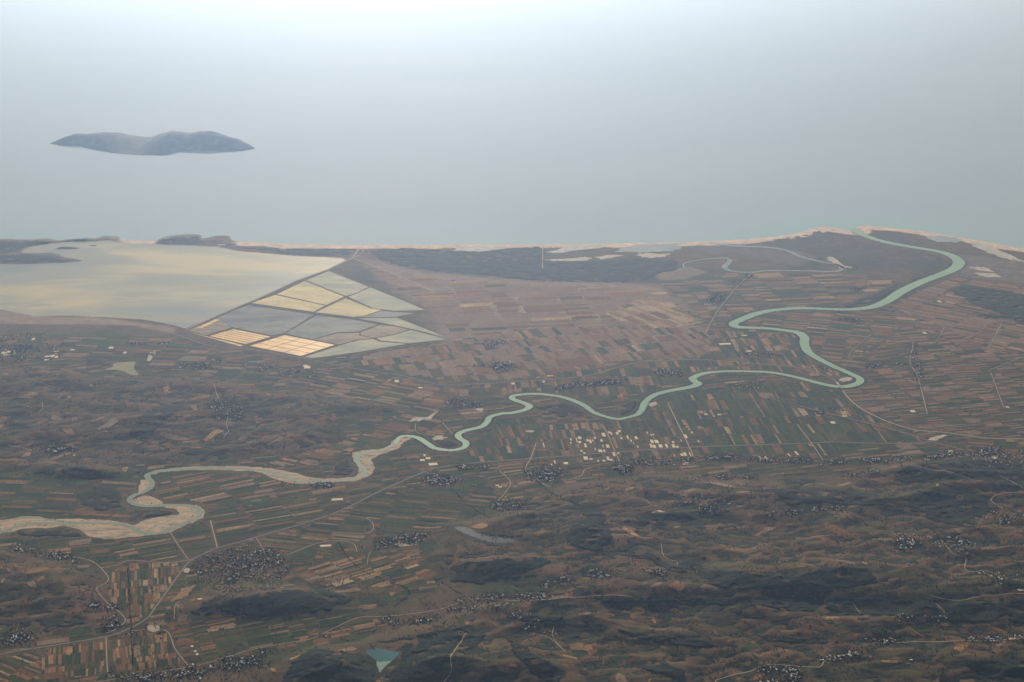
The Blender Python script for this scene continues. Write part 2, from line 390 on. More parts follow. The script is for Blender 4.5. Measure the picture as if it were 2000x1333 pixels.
# uniform raster of places already taken (water, woods, roads, villages)
FTAK = None; RS = 20.0; RX0, RY0 = -12800.0, 11500.0; RW, RH = 1280, 1180
TAKEN = np.zeros((RH, RW), bool)
def ridx(x, y): return np.clip(((np.asarray(y) - RY0) / RS).astype(int), 0, RH - 1), np.clip(((np.asarray(x) - RX0) / RS).astype(int), 0, RW - 1)
def stamp(P, r):
    P = np.asarray(P)
    for a, b in zip(P[:-1], P[1:]):
        n = max(1, int(np.hypot(*(b - a)) / (RS * 0.8)))
        for t in np.linspace(0, 1, n + 1):
            c = a + (b - a) * t; j, i = ridx(c[0], c[1]); k = max(0, int(round(r / RS))); TAKEN[max(0, j - k):j + k + 1, max(0, i - k):i + k + 1] = True
def stamp_poly(P, grow=0):
    P = np.asarray(P); j0, i0 = ridx(P[:, 0].min() - grow, P[:, 1].min() - grow); j1, i1 = ridx(P[:, 0].max() + grow, P[:, 1].max() + grow)
    if j1 <= j0 or i1 <= i0: return
    yy, xx = np.mgrid[j0:j1 + 1, i0:i1 + 1]
    TAKEN[j0:j1 + 1, i0:i1 + 1] |= sdf(P, RX0 + (xx + .5) * RS, RY0 + (yy + .5) * RS) > -grow
def taken(x, y):
    j, i = ridx(x, y); return TAKEN[j, i]
yy, xx = np.mgrid[0:RH, 0:RW]
RXX = RX0 + (xx + .5) * RS; RYY = RY0 + (yy + .5) * RS
zz = H(RXX, RYY); TAKEN |= zz < 2.2
hmr = HM[np.clip(np.searchsorted(gy, RYY[:, 0]), 0, len(gy) - 1)][:, np.clip(np.searchsorted(gx, RXX[0]), 0, len(gx) - 1)]
HILLY = hmr > 0.35

# ground colours
def lerp(a, b, t): return a + (np.asarray(b) - a) * t[..., None]
nA = fbm(GX, GY, 2600, 4); nB = fbm(GX + 9000, GY, 900, 4); nC = fbm(GX / 2.2, GY + 4000, 420, 4)
C = np.zeros(GX.shape + (3,)) + np.array([0.120, 0.082, 0.042])
C = lerp(C, (0.046, 0.058, 0.018), sstep(-0.15, 0.35, nA + 0.5 * nB))
def zone(poly, col, soft=300, amt=1.0):
    P = pxl(poly)
    def f(j, i):
        m = sstep(-soft, soft, sdf(P, GX[j, i], GY[j, i]) + nB[j, i] * soft) * amt
        C[j, i] = lerp(C[j, i], col, m)
    crop_apply(P, soft * 2, f)
FALLOW = [(700, 500), (850, 535), (1000, 545), (1200, 553), (1290, 560), (1350, 600), (1390, 650), (1300, 690), (1050, 720), (900, 700), (860, 660), (840, 610), (760, 560)]
zone(FALLOW, (0.29, 0.20, 0.14), 300)
zone([(930, 590), (1020, 578), (1170, 605), (1250, 580), (1310, 590), (1370, 630), (1300, 640), (1210, 620), (1090, 640), (980, 630)], (0.36, 0.27, 0.16), 160, 0.8)
zone([(0, 606), (65, 618), (200, 621), (345, 640), (340, 652), (250, 636), (50, 634), (-60, 632)], (0.33, 0.24, 0.15), 60, 0.9)
zone([(1700, 590), (1900, 615), (2000, 640), (2100, 700), (2000, 690), (1930, 690), (1880, 660), (1780, 640)], (0.19, 0.135, 0.095), 200)
zone([(1860, 500), (1900, 500), (2000, 510), (2100, 540), (2050, 560), (1950, 550), (1870, 540)], (0.17, 0.135, 0.10), 150)
zone([(1280, 540), (1300, 528), (1350, 522), (1380, 532), (1340, 545), (1290, 548)], (0.22, 0.165, 0.11), 60)
zone([(1340, 470), (1420, 474), (1500, 480), (1600, 500), (1560, 520), (1450, 500), (1360, 490)], (0.13, 0.11, 0.085), 100)
hb = C * 0 + np.array([0.112, 0.066, 0.032])
hb = lerp(hb, (0.062, 0.054, 0.019), sstep(-0.2, 0.3, nB)); hb = lerp(hb, (0.17, 0.100, 0.050), sstep(0.12, 0.4, nC))
C = C * (1 - HM[..., None]) + hb * HM[..., None]
beach = sstep(400, 310, coast_d + nB * 170) * sstep(-40, 0, coast_d)
bu = 1000 + FPX * GX / np.maximum(GY * CP + ALT * SP, 1); beach *= 0.12 + 0.88 * np.clip(sstep(448, 470, bu) + sstep(228, 240, bu) * sstep(312, 300, bu), 0, 1)
C = lerp(C, (0.72, 0.54, 0.38), beach)
C = lerp(C, (0.36, 0.29, 0.20), sstep(-46, -34, LAGD + edge_n * .5) * sstep(0.05, 0.3, nB + 0.2))
# scrub cover: gullies and shaded slopes of the hills
lap = (np.roll(Z, 4, 0) + np.roll(Z, -4, 0) + np.roll(Z, 4, 1) + np.roll(Z, -4, 1) - 4 * Z)
scrub = HM * (0.39 + np.clip(lap / 30, -0.1, 0.16)) + (1 - HM) * 0.14
scrub *= sstep(100, 260, coast_d)
COV = np.zeros(GX.shape + (3,)); COV[..., 0] = scrub
nx, ny = len(gx), len(gy)
V = np.stack([GX, GY, Z], -1).reshape(-1, 3)
idx = np.arange(nx * ny).reshape(ny, nx)
keep = np.maximum.reduce([Z[:-1, :-1], Z[1:, :-1], Z[:-1, 1:], Z[1:, 1:]]) > -5.5
F = np.stack([idx[:-1, :-1], idx[:-1, 1:], idx[1:, 1:], idx[1:, :-1]], -1)[keep]
me = mesh_np('ground', V, F, [M_GROUND], smooth_=True)
attr_col(me, 'tint', C.reshape(-1, 3)); attr_col(me, 'cover', COV.reshape(-1, 3))
GROUND = add('ground', me, 'brown and green coastal plain with low hills in front of the sea', 'land', kind='structure')

# sea
sx = axis(-14000, 14000, 140.0, -140000, 140000)
sy = [24000.0]
while sy[-1] < 37500: sy.append(sy[-1] + 110)
s = 110
while sy[-1] < 150000: s *= 1.15; sy.append(sy[-1] + s)
sy = np.array(sy); SX, SY = np.meshgrid(sx, sy)
cd = -sdf(LAND, SX, SY)
mouth = px(1665, 447, 0.0)
plume = np.exp(-(((SX - mouth[0]) / 2600) ** 2 + ((SY - mouth[1]) / 1500) ** 2))
sh = np.clip(np.exp(-np.clip(cd, 0, None) / 1500.0) * 0.42 * (0.8 + 0.6 * fbm(SX, SY, 3000, 3)) + np.exp(-np.clip(cd, 0, None) / 250.0) * 0.25 + plume * 0.55, 0, 1)
V = np.stack([SX, SY, SX * 0], -1).reshape(-1, 3); ix = np.arange(SX.size).reshape(SX.shape)
near = (cd[:-1, :-1] > -900) | (cd[1:, 1:] > -900) | (cd[1:, :-1] > -900) | (cd[:-1, 1:] > -900)
F = np.stack([ix[:-1, :-1], ix[:-1, 1:], ix[1:, 1:], ix[1:, :-1]], -1)[near]
me = mesh_np('sea', V, F, [M_SEA]); attr_col(me, 'shoal', np.repeat(sh.reshape(-1, 1), 3, 1))
add('sea', me, 'calm grey blue sea fading into bright haze', 'sea', kind='structure')

def flat_poly(name, P, z, mat, label, cat, kind='structure', group=None, drape=None, parent=None):
    P = np.asarray(P); zz = np.full(len(P), float(z)) if drape is None else H(P[:, 0], P[:, 1]) + drape
    me = bpy.data.meshes.new(name); me.from_pydata([(a, b, c) for (a, b), c in zip(P, zz)], [], [list(range(len(P)))])
    me.materials.append(mat); me.update()
    if me.polygons[0].normal.z < 0: me.flip_normals()
    return add(name, me, label, cat, group, kind, parent)
grow = []
from mathutils import geometry
lg = np.array(LAGOON); cgx = lg.mean(0)
def inflate(P, d):
    P = np.asarray(P, float); a = np.roll(P, 1, 0); b = np.roll(P, -1, 0); t = b - a; t /= np.linalg.norm(t, axis=1)[:, None] + 1e-9
    area = np.sum(P[:, 0] * b[:, 1] - b[:, 0] * P[:, 1]); n = np.stack([t[:, 1], -t[:, 0]], -1) * (1 if area > 0 else -1)
    return P + n * d
flat_poly('lagoon', inflate(LAGOON, 70), 1.0, M_LAG, 'wide shallow lagoon with yellowish milky streaks behind the beach', 'lagoon')

# ------------------------------------------------------------------ island in the sea
def island(name, front, back_shift, ridge, label, n=150, m=60, mat=None):
    """front shoreline pixels (left to right), skyline pixels of the crest"""
    fr = smooth(pxl(front, 0.0), 6); xs = np.linspace(fr[0, 0], fr[-1, 0], n)
    yf = np.interp(xs, fr[:, 0], fr[:, 1])
    tipy = np.interp(xs, [xs[0], xs[-1]], [fr[0, 1], fr[-1, 1]])
    t = np.linspace(0, 1, n); depth = back_shift * np.sin(np.pi * np.clip(t, 0, 1)) ** 0.6
    yb = np.maximum(tipy, yf) + depth
    V = []
    ru = np.array([r[0] for r in ridge], float); rv = np.array([r[1] for r in ridge], float)
    for k in range(n):
        yc = yf[k] * 0.45 + yb[k] * 0.55
        # crest height so that the skyline meets the traced ridge
        lo, hi = 0.0, 900.0
        for it in range(30):
            mid = (lo + hi) / 2; u, v, f = to_px(xs[k], yc, mid)
            if v > np.interp(u, ru, rv): lo = mid
            else: hi = mid
        V.append((xs[k], yf[k], yb[k], yc, lo))
    V = np.array(V); s = np.linspace(0, 1, m)
    X = np.repeat(V[:, :1], m, 1); Y = V[:, 1:2] + (V[:, 2:3] - V[:, 1:2]) * s[None]
    c = 0.55; prof = np.where(s < c, np.sin(np.pi / 2 * s / c) ** 1.1, np.clip(np.sin(np.pi / 2 * (1 - s) / (1 - c)), 0, 1) ** 0.9)
    hh = V[:, 4:5] * prof[None]
    gul = ridged(X, Y, 900, 4) - 0.55
    edge = np.minimum(s, 1 - s)[None] * 2
    hh = hh * (1 + 0.45 * gul * np.sin(np.pi * np.clip(s, 0, 1))[None] * np.abs(s - c)[None] * 2) + 0
    Zi = hh - 6 * (np.minimum(s, 1 - s)[None] < 0.001)
    Zi[0] = -4; Zi[-1] = -4
    ix = np.arange(n * m).reshape(n, m)
    F = np.stack([ix[:-1, :-1], ix[1:, :-1], ix[1:, 1:], ix[:-1, 1:]], -1).reshape(-1, 4)
    me = mesh_np(name, np.stack([X, Y, Zi], -1).reshape(-1, 3), F, [mat or M_ISL], smooth_=True)
    return add(name, me, label, 'island', kind='structure')
bi = NB('island_maquis'); ni = bi.noise(330, 5, 0.65)
bi.col(bi.ramp(ni, [(0.35, (0.045, 0.062, 0.044)), (0.55, (0.085, 0.092, 0.066)), (0.72, (0.17, 0.155, 0.12))])); bi.rough(0.95); bi.spec(0.05); M_ISL = bi.m
island('island', [(96, 281.5), (120, 284), (152, 286), (175, 291), (197, 295.5), (222, 300), (250, 302.5), (272, 304), (300, 304), (320, 303.5), (335, 301), (343, 298), (352, 297), (367, 297), (387, 295), (410, 295), (435, 295.5), (460, 295), (485, 293.5), (498, 291)],
       1500, [(96, 281), (110, 275), (122, 269.5), (148, 261.5), (168, 263), (200, 259.5), (232, 262.5), (260, 271), (281, 275), (305, 265), (332, 257.5), (367, 262), (387, 258), (415, 257), (430, 262), (445, 268), (465, 272.5), (485, 282.5), (498, 290)],
       'mountainous dark island with two humps far out at sea')
# white surf and pale rocks along its near shore
def islet(name, u0, u1, v0, h, label):
    a = px(u0, v0, 1.0); b = px(u1, v0, 1.0); n = 26; c = (a + b) / 2; rx = (b[0] - a[0]) / 2; ry = rx * 0.45
    R = [0.05, .35, .65, .85, 1.0, 1.06]; Hh = [1, .9, .62, .35, .06, -.1]; V = []
    for r, q in zip(R, Hh):
        for k in range(n):
            t = 2 * np.pi * k / n; w = 1 + 0.16 * math.sin(3 * t + u0) + .08 * math.sin(7 * t)
            V.append((c[0] + rx * r * w * math.cos(t), c[1] + ry * r * w * math.sin(t), 1 + h * q * (1 + .2 * math.sin(5 * t + r * 9))))
    F = [(i * n + k, i * n + (k + 1) % n, (i + 1) * n + (k + 1) % n, (i + 1) * n + k) for i in range(5) for k in range(n)]
    me = mesh_np(name, np.array(V), np.array(F), [M_PINE], smooth_=True); me.flip_normals()
    add(name, me, label, 'islet', kind='structure')
islet('islet', 109, 153, 485, 16, 'larger dark wooded islet lying in the lagoon near its mouth')
islet('islet', 173, 190, 480.5, 9, 'small dark wooded islet lying in the lagoon beside the larger one')

# ------------------------------------------------------------------ river, gravel, ponds
def ribbon(name, P, width, mat, lift, label, cat, kind='structure', zmin=0.5, group=None, cross=None, edge=0.0, parent=None):
    P = np.asarray(P); w = np.broadcast_to(np.asarray(width, float), (len(P),))
    t = np.gradient(P, axis=0); t /= np.linalg.norm(t, axis=1)[:, None] + 1e-9; nrm = np.stack([-t[:, 1], t[:, 0]], -1)
    e = edge * rng.uniform(-1, 1, (len(P), 2))
    L = P + nrm * (w * (0.5 + e[:, 0]))[:, None]; R = P - nrm * (w * (0.5 + e[:, 1]))[:, None]
    if cross is None:
        zc = np.maximum(np.maximum.reduce([H(P[:, 0], P[:, 1]), H(L[:, 0], L[:, 1]), H(R[:, 0], R[:, 1])]) + lift, zmin)
        V = np.concatenate([np.c_[L, zc], np.c_[R, zc]]); n = len(P); i = np.arange(n - 1)
        F = np.stack([i + n, i + n + 1, i + 1, i], -1)
    else:  # an embankment: foot, shoulder, shoulder, foot
        hgt = cross; zc = np.maximum(H(P[:, 0], P[:, 1]), zmin)
        L2 = P + nrm * (w * 0.22)[:, None]; R2 = P - nrm * (w * 0.22)[:, None]; n = len(P)
        V = np.concatenate([np.c_[L, zc - 1], np.c_[L2, zc + hgt], np.c_[R2, zc + hgt], np.c_[R, zc - 1]]); i = np.arange(n - 1)
        F = np.concatenate([np.stack([i + (k + 1) * n, i + (k + 1) * n + 1, i + k * n + 1, i + k * n], -1) for k in range(3)])
    me = mesh_np(name, V, F, [mat]); return add(name, me, label, cat, group, kind, parent)

RIVER_PX = [(1664, 445.5, 150), (1667, 448, 200), (1676, 454, 205), (1695, 463, 200), (1720, 471, 195), (1750, 477.5, 185), (1787, 484, 180), (1825, 490, 190), (1850, 496.5, 215), (1867, 505, 235), (1873, 515, 240), (1862, 526.5, 230), (1837, 537, 215), (1805, 549, 210), (1782, 559, 220), (1757, 572, 220), (1735, 587, 200), (1707, 599, 190),
            (1675, 604, 160), (1640, 605, 140), (1587, 603, 150), (1550, 603, 150), (1520, 605.5, 160), (1500, 608, 170), (1475, 614, 180), (1447, 625, 175), (1432, 633, 170), (1440, 639, 160), (1462, 640.5, 140), (1500, 642, 135), (1530, 645.5, 140), (1558, 650, 170), (1571, 660, 165), (1571, 672, 160), (1578, 687, 150), (1600, 702, 130),
            (1630, 717, 120), (1660, 730, 120), (1679, 740, 120), (1676, 749, 130), (1655, 755, 135), (1630, 755, 120), (1600, 749, 110), (1562, 739, 105), (1525, 731, 100), (1500, 727.5, 95), (1462, 726, 90), (1412, 726, 90), (1375, 730, 110), (1354, 738, 125), (1355, 744, 130), (1363, 750, 140), (1350, 756, 130), (1300, 765.5, 115),
            (1275, 774, 110), (1260, 786, 105), (1254, 800, 100), (1245, 810, 90), (1225, 816, 80), (1207, 819, 80), (1185, 815, 80), (1160, 806, 90), (1140, 792, 100), (1112, 780, 100), (1087, 774, 95), (1050, 770, 90), (1020, 771, 90), (1000, 775, 95), (1004, 781, 100), (1024, 788, 105), (1034, 794, 110), (1025, 801, 95), (1000, 807, 95), (980, 808.5, 90),
            (957, 815, 90), (952, 824, 95), (940, 834, 95), (912, 841, 95), (896, 848, 95), (897, 856, 95), (910, 865, 95), (905, 875, 90), (880, 880, 85), (850, 876, 95), (835, 867, 95), (817, 856, 95), (795, 852, 80), (780, 855, 70), (772, 866, 65), (750, 878, 60), (722, 884, 70), (703, 888, 80), (697, 896, 70), (702, 909, 70), (711, 920, 90), (707, 930, 90),
            (680, 937, 70), (640, 940, 65), (607, 941, 65), (575, 938, 60), (540, 928, 60), (510, 919, 70), (462, 916, 75), (400, 915, 75), (350, 917, 75), (312, 921, 80), (290, 927, 85), (289, 934, 80), (297, 943, 75), (294, 953, 75), (280, 962, 70), (262, 968, 75), (253, 976, 75), (258, 983, 75), (275, 988, 75), (300, 989, 80), (336, 987, 70),
            (368, 988, 60), (386, 994, 65), (391, 1004, 65), (378, 1015, 70), (346, 1029, 75), (311, 1042, 75), (285, 1042, 75), (266, 1037, 70), (255, 1030, 65), (230, 1024, 65), (189, 1022, 60), (126, 1024, 55), (85, 1022, 55), (63, 1023, 50), (31, 1030, 60), (0, 1040, 65), (-80, 1062, 70), (-200, 1085, 70)]
rp3 = np.c_[pxl(RIVER_PX), [q[2] for q in RIVER_PX]]
rs = smooth(rp3, 7)
GRAVEL = [([(782, 853), (767, 861), (760, 871), (740, 878), (707, 880), (690, 886), (691, 900), (699, 912), (699, 927), (682, 933), (640, 935), (607, 933), (575, 924), (530, 916), (500, 913), (462, 911), (400, 911), (350, 914), (305, 919), (296, 925), (300, 928), (312, 924), (350, 920), (400, 918.5), (462, 920), (500, 922), (550, 940), (595, 946), (625, 943), (675, 942), (709, 936), (726, 925), (731, 910), (726, 898), (742, 888), (776, 878), (787, 866), (802, 857), (800, 850)], 'pale gravel braid between the river bends beside the small villages'),
          ([(275, 940), (282, 937), (290, 939), (292, 949), (286, 957), (271, 962), (273, 948)], 'small pale gravel bar inside the tight river bend'),
          ([(259, 981), (268, 972), (280, 969), (292, 970), (303, 975), (322, 985), (300, 988), (275, 987)], 'wedge of pale gravel under the tight river bend'),
          ([(318, 984), (350, 986), (385, 988), (399, 995), (401, 1004), (393, 1013), (376, 1021), (350, 1032), (322, 1042), (285, 1047), (240, 1051), (207, 1053), (180, 1050), (165, 1040), (150, 1034), (125, 1029), (95, 1032), (50, 1033), (30, 1037), (0, 1044), (-60, 1058), (-220, 1095), (-220, 1040), (-60, 1013), (0, 1016), (50, 1008.5), (75, 1010), (107, 1015), (150, 1014), (212, 1017), (250, 1022), (262, 1026), (280, 1017), (310, 1011), (345, 1007), (350, 1001), (340, 995), (318, 990)], 'broad pale gravel bed of the braided river where roads end')]
for P, lab in GRAVEL:
    q = smooth(pxl(P), 6, True); q = q + np.c_[fbm(q[:, 0], q[:, 1], 130, 3), fbm(q[:, 0] + 500, q[:, 1], 130, 3)] * 42; stamp_poly(q, 15); flat_poly('gravel_bed', q, 4.6, M_GRAVEL, lab, 'gravel bed')
i_sp = 7 * 88
ribbon('river', rs[:i_sp + 1, :2], rs[:i_sp + 1, 2], M_RIVER, 2.4, 'pale green river looping across the plain to its mouth', 'river', edge=0.012)
ribbon('river', rs[i_sp:, :2], rs[i_sp:, 2], M_CHANNEL, 2.4, 'grey green upper river threading between pale gravel banks', 'river', edge=0.03)
stamp(rs[:, :2], 75)
for pts, w in (([(-60, 1024), (0, 1018), (30, 1013), (48, 1010.5), (73, 1012), (105, 1017), (147, 1021), (189, 1022)], 38), ([(391, 1004), (372, 1000), (352, 1004), (330, 1018), (300, 1030), (285, 1042)], 26), ([(703, 888), (715, 896), (722, 908), (716, 918)], 26), ([(640, 940), (600, 935), (560, 927), (525, 920)], 24)):
    q = smooth(np.c_[pxl(pts)], 6); ribbon('side_channel', q, w, M_CHANNEL, 2.0, 'thin green side channel wandering over the gravel bed', 'river channel', group='side channels of the braided river', edge=0.12)
OXB = [(1385, 474, 60), (1397, 476.5, 110), (1437, 481, 120), (1500, 484, 110), (1537, 490, 110), (1562, 501, 100), (1600, 511, 90), (1632, 517, 80), (1646, 523, 80), (1640, 529, 80), (1620, 531, 75), (1575, 529.5, 70), (1500, 529, 70), (1475, 532, 75), (1450, 532, 75), (1425, 529, 85), (1415, 522, 110), (1422, 515, 100), (1425, 507.5, 80), (1412, 504.5, 60), (1375, 507, 45), (1350, 511, 40), (1335, 516, 40), (1337, 524, 30)]
ob = smooth(np.c_[pxl(OXB), [q[2] for q in OXB]], 6)
ribbon('old_river', ob[:, :2], ob[:, 2], M_OXBOW, 2.2, 'grey oxbow water curling beside the coastal pine wood', 'oxbow'); stamp(ob[:, :2], 60)

def water_poly(name, pts, mat, label, cat, z=5.0, hill=False, sm=4):
    q = smooth(pxhl(pts) if hill else pxl(pts), 7, True); q = ragged(q, 0.28, np.ptp(q[:, 0]) / 6); stamp_poly(q, 20)
    if hill:
        z0 = float(np.max(H(q[:, 0], q[:, 1]))) ; return flat_poly(name, q, 0, mat, label, cat, drape=2.5)
    return flat_poly(name, q, z, mat, label, cat)
def lake(name, key, pts, mat, label, cat, dz=2.0):
    q = smooth(pxl(pts, LAKE_Z[key] + dz), 4, True); stamp_poly(q, 20); flat_poly(name, q, LAKE_Z[key] + dz, mat, label, cat)
lake('pond', 'pond', LAKES[0][1], M_POND, 'small milky yellow pond between the scrub hills', 'pond')
lake('reservoir', 'reservoir', LAKES[1][1], M_RES, 'narrow grey reservoir at the edge of the brown hills', 'reservoir')
lake('lake', 'turquoise', [(714, 1273), (728, 1268), (742, 1267), (760, 1271), (781, 1276), (775, 1284), (767, 1290), (750, 1292), (738, 1292), (722, 1281)], M_TURQ, 'turquoise reservoir among dark woods, its deep main basin', 'lake')
lake('lake_shallows', 'turquoise', [(737, 1291), (750, 1291), (767, 1289), (757, 1298), (752, 1303), (746, 1309), (742, 1314), (739, 1306), (736, 1300)], M_TURQ2, 'pale shallow end of the turquoise reservoir among dark woods', 'shallows', 1.2)
for pts, lab in (([(1073, 493), (1095, 485), (1118, 480), (1165, 478.5), (1185, 481), (1170, 485), (1120, 490), (1082, 496)], 'pale tidal pond behind the beach, beside the pine wood'),
                 ([(1196, 492), (1215, 486), (1240, 481), (1290, 478), (1325, 476.5), (1332, 482), (1312, 491), (1250, 493), (1215, 494)], 'large grey tidal pond behind the beach before the white sand'),
                 ([(1812, 463), (1832, 460.5), (1860, 465), (1876, 468), (1870, 474), (1838, 473), (1818, 469)], 'grey tidal pond behind the beach beyond the river mouth'),
                 ([(1897, 474), (1912, 474), (1930, 480), (1958, 492), (1984, 504), (1976, 508), (1945, 498), (1908, 484)], 'long pale tidal pond behind the far northern beach'),
                 ([(888, 487), (918, 482.5), (1000, 481.5), (965, 489), (915, 491)], 'thin pale salt pond in front of the straight beach'),
                 ([(408, 471), (436, 468), (450, 476), (430, 479), (405, 475)], 'pale salt flat between the two low capes')):
    water_poly('tidal_pond', pts, M_OXBOW if 'grey' in lab else M_SALTFLAT, lab, 'tidal pond', z=4.6)
for pts, lab in (([(1243, 498), (1262, 495), (1285, 496.5), (1303, 497), (1296, 503), (1262, 504), (1250, 501)], 'bright white sand patch at the edge of the pine wood'),
                 ([(1163, 503), (1190, 499), (1215, 499.5), (1195, 504), (1175, 506)], 'pale sand strip beside the tidal ponds'),
                 ([(1068, 508), (1100, 506), (1150, 503), (1158, 507), (1130, 510), (1090, 510)], 'thin pale sand strip along the pine wood'),
                 ([(1500 + 460 / 4, 430 + 290 / 4), (1500 + 520 / 4, 430 + 300 / 4), (1500 + 600 / 4, 430 + 360 / 4), (1500 + 680 / 4, 430 + 365 / 4), (1500 + 590 / 4, 430 + 378 / 4), (1500 + 500 / 4, 430 + 335 / 4)], 'pale sand at the tip of the oxbow water'),
                 ([(1899, 521), (1925, 524), (1940, 531), (1925, 530), (1905, 527)], 'pale sandy flat inland of the big river bend'),
                 ([(1905, 534), (1940, 535), (1955, 541), (1925, 541)], 'second pale sandy flat inland of the big river bend'),
                 ([(1935, 497), (1945, 488), (1950, 494), (1990, 507), (2020, 512), (1990, 511)], 'yellow sand spit beside the northern tidal pond'),
                 ([(1640, 741), (1652, 737), (1664, 738), (1660, 744), (1645, 746)], 'yellow sandbank inside the river loop near the bridge'),
                 ([(1265, 792), (1272, 787), (1283, 787), (1281, 792), (1270, 794)], 'gravel works yard on the river bank near the dark grove'),
                 ([(1100, 806), (1108, 802), (1120, 801), (1119, 806), (1106, 808)], 'pale gravel yard inside the middle river bend'),
                 ([(844, 858), (850, 853), (862, 851), (872, 857), (856, 860)], 'pale gravel works on the neck of the river bend'),
                 ([(800, 821), (812, 816), (835, 815), (845, 808), (855, 806), (838, 818), (812, 824)], 'pale yard at the end of the gravel road'),
                 ([(928, 800), (935, 797), (945, 799), (938, 803)], 'pale yard by the village above the river'),
                 ([(1025, 843), (1034, 841), (1044, 843), (1038, 845)], 'small pale yard amid the green plain'),
                 ([(1815, 857), (1840, 850), (1847, 852), (1826, 861)], 'big pale yard beside the road junction'),
                 ([(320, 757), (330, 755), (334, 765), (327, 771)], 'bare orange earth scar on the scrub hills'),
                 ([(288, 700), (294, 690), (303, 687), (300, 697), (290, 706)], 'pale bare crag near the milky pond'),
                 ([(1775 - 500, 1000), (1775 - 480, 997), (1775 - 478, 1001), (1775 - 496, 1003)], 'bare light patch on the hill above the long village'),
                 ([(1222, 956), (1236, 951), (1238, 954), (1226, 959)], 'orange bare field behind the long village'),
                 ([(1110, 1261), (1130, 1257), (1155, 1260), (1152, 1270), (1128, 1270)], 'orange bare clearing with dark bushes in the near hills'),
                 ([(290, 1224), (300, 1223), (311, 1225), (309, 1233), (291, 1233)], 'pale gravel yard below the highway'),
                 ([(357, 1113), (369, 1111), (368, 1119), (360, 1119)], 'pale fuel yard beside the highway'),
                 ([(340, 1170), (352, 1152), (372, 1146), (385, 1140), (372, 1155), (358, 1168)], 'bare tan field on the slope beside the highway'),
                 ([(772, 1064), (780, 1062), (795, 1063), (794, 1066), (778, 1067)], 'bright bare yard at the foot of the brown hills')):
    q = smooth(pxhl(pts), 6, True); q = ragged(q, 0.42, max(60.0, np.ptp(q[:, 0]) / 5))
    flat_poly('bare_patch', q, 0, M_SAND if ('orange' not in lab and 'tan' not in lab) else M_FIELD[4], lab, 'bare ground', drape=2.2)

# ------------------------------------------------------------------ salt works
def m_pan(name, c1, c2, size=420, rough=0.5, spec=0.03):
    b = NB(name); n = b.noise(size, 4, 0.6, (1.6, 0.8, 1), 0.6); n2 = b.noise(110, 3, 0.6)
    n4 = b.noise(size * 2.6, 4, 0.6, (2.2, 0.9, 1), 0.9); c = b.ramp(n, [(0.35, c1), (0.62, c2)]); c = b.mix(1.0, c, b.ramp(n4, [(0.36, (0.74, 0.78, 0.86)), (0.5, (1, 1, 1)), (0.66, (1.16, 1.1, 0.98))]), 'MULTIPLY'); c = b.mix(1.0, c, b.ramp(n2, [(0.3, (0.93,) * 3), (0.7, (1.06,) * 3)]), 'MULTIPLY')
    b.col(c); b.rough(rough); b.spec(0.5); b.turbid(spec); return b.m
PANM = {'salt': m_pan('salt_crust', (0.97, 0.56, 0.16), (0.99, 0.70, 0.27), 120, 0.4, 0.055), 'yellow': m_pan('yellow_brine', (0.72, 0.59, 0.26), (0.84, 0.69, 0.34)),
        'pale': m_pan('pale_brine', (0.40, 0.42, 0.29), (0.58, 0.53, 0.32)), 'blue': m_pan('grey_blue_brine', (0.20, 0.22, 0.22), (0.30, 0.31, 0.27)),
        'green': m_pan('greenish_brine', (0.38, 0.41, 0.29), (0.50, 0.48, 0.32), 300), 'mud': m_pan('drying_mud', (0.24, 0.20, 0.16), (0.42, 0.33, 0.21), 260)}
PANS = [([(368, 646), (420, 623), (436, 629), (453, 640), (402, 655)], 'mud', 'drying mud corner of the salt works beside the lagoon dyke'),
        ([(422, 622), (484, 596), (548, 606), (613, 615), (556, 650), (532, 656), (455, 640)], 'blue', 'large grey evaporation pond beside the crystallising pans'),
        ([(618, 616.5), (688, 625), (738, 634), (700, 648), (656, 650), (611, 663), (574, 656), (559, 651)], 'blue', 'grey blue evaporation pond behind the long orange pans'),
        ([(541, 575), (595, 549.5), (672, 580), (637, 596.5)], 'yellow', 'bright yellow brine pond with four straight edges'),
        ([(490, 592.5), (538, 576.5), (634, 597.5), (613, 609.5)], 'yellow', 'long yellow brine pond against the central dyke'),
        ([(617, 610.5), (675, 583), (724, 603), (745, 606), (712, 617), (690, 619.5)], 'yellow', 'yellow brine pond with a pointed far corner'),
        ([(598, 548), (642, 530), (720, 561), (690, 575), (675, 578.5)], 'pale', 'pale greenish brine pond at the far tip of the salt works'),
        ([(680, 580), (692, 576), (723, 562), (831, 606), (770, 607.5), (729, 602.5)], 'green', 'green tinted brine pond along the straight far dyke'),
        ([(697, 620), (716, 617.5), (745, 607.5), (768, 610), (812, 612), (772, 619), (740, 620.5)], 'blue', 'narrow dark brine pond in the middle of the salt works'),
        ([(700, 622.5), (742, 622), (774, 621), (826, 641), (876, 661), (830, 649), (772, 636)], 'green', 'pale green triangular pond by the brown fields'),
        ([(742, 635), (772, 638.5), (800, 644), (768, 654), (730, 660), (705, 655), (704, 650)], 'mud', 'brown crusted pan between green strips'),
        ([(803, 645), (872, 663), (800, 671), (745, 666), (735, 661), (770, 655)], 'green', 'striped green pan at the pointed end of the salt works'),
        ([(612, 664.5), (657, 652), (702, 650.5), (702, 656), (728, 661), (700, 664), (663, 673)], 'mud', 'brown mud pan beside the bright crystallising pans'),
        ([(665, 675), (702, 665), (728, 662.5), (742, 668), (795, 672), (700, 688), (612, 700), (594, 698)], 'green', 'green settling pond along the near boundary road')]
for pts, k, lab in PANS:
    P = pxl(pts); stamp_poly(P, 30); flat_poly('salt_pond', P, 4.4, PANM[k], lab, 'salt pond')
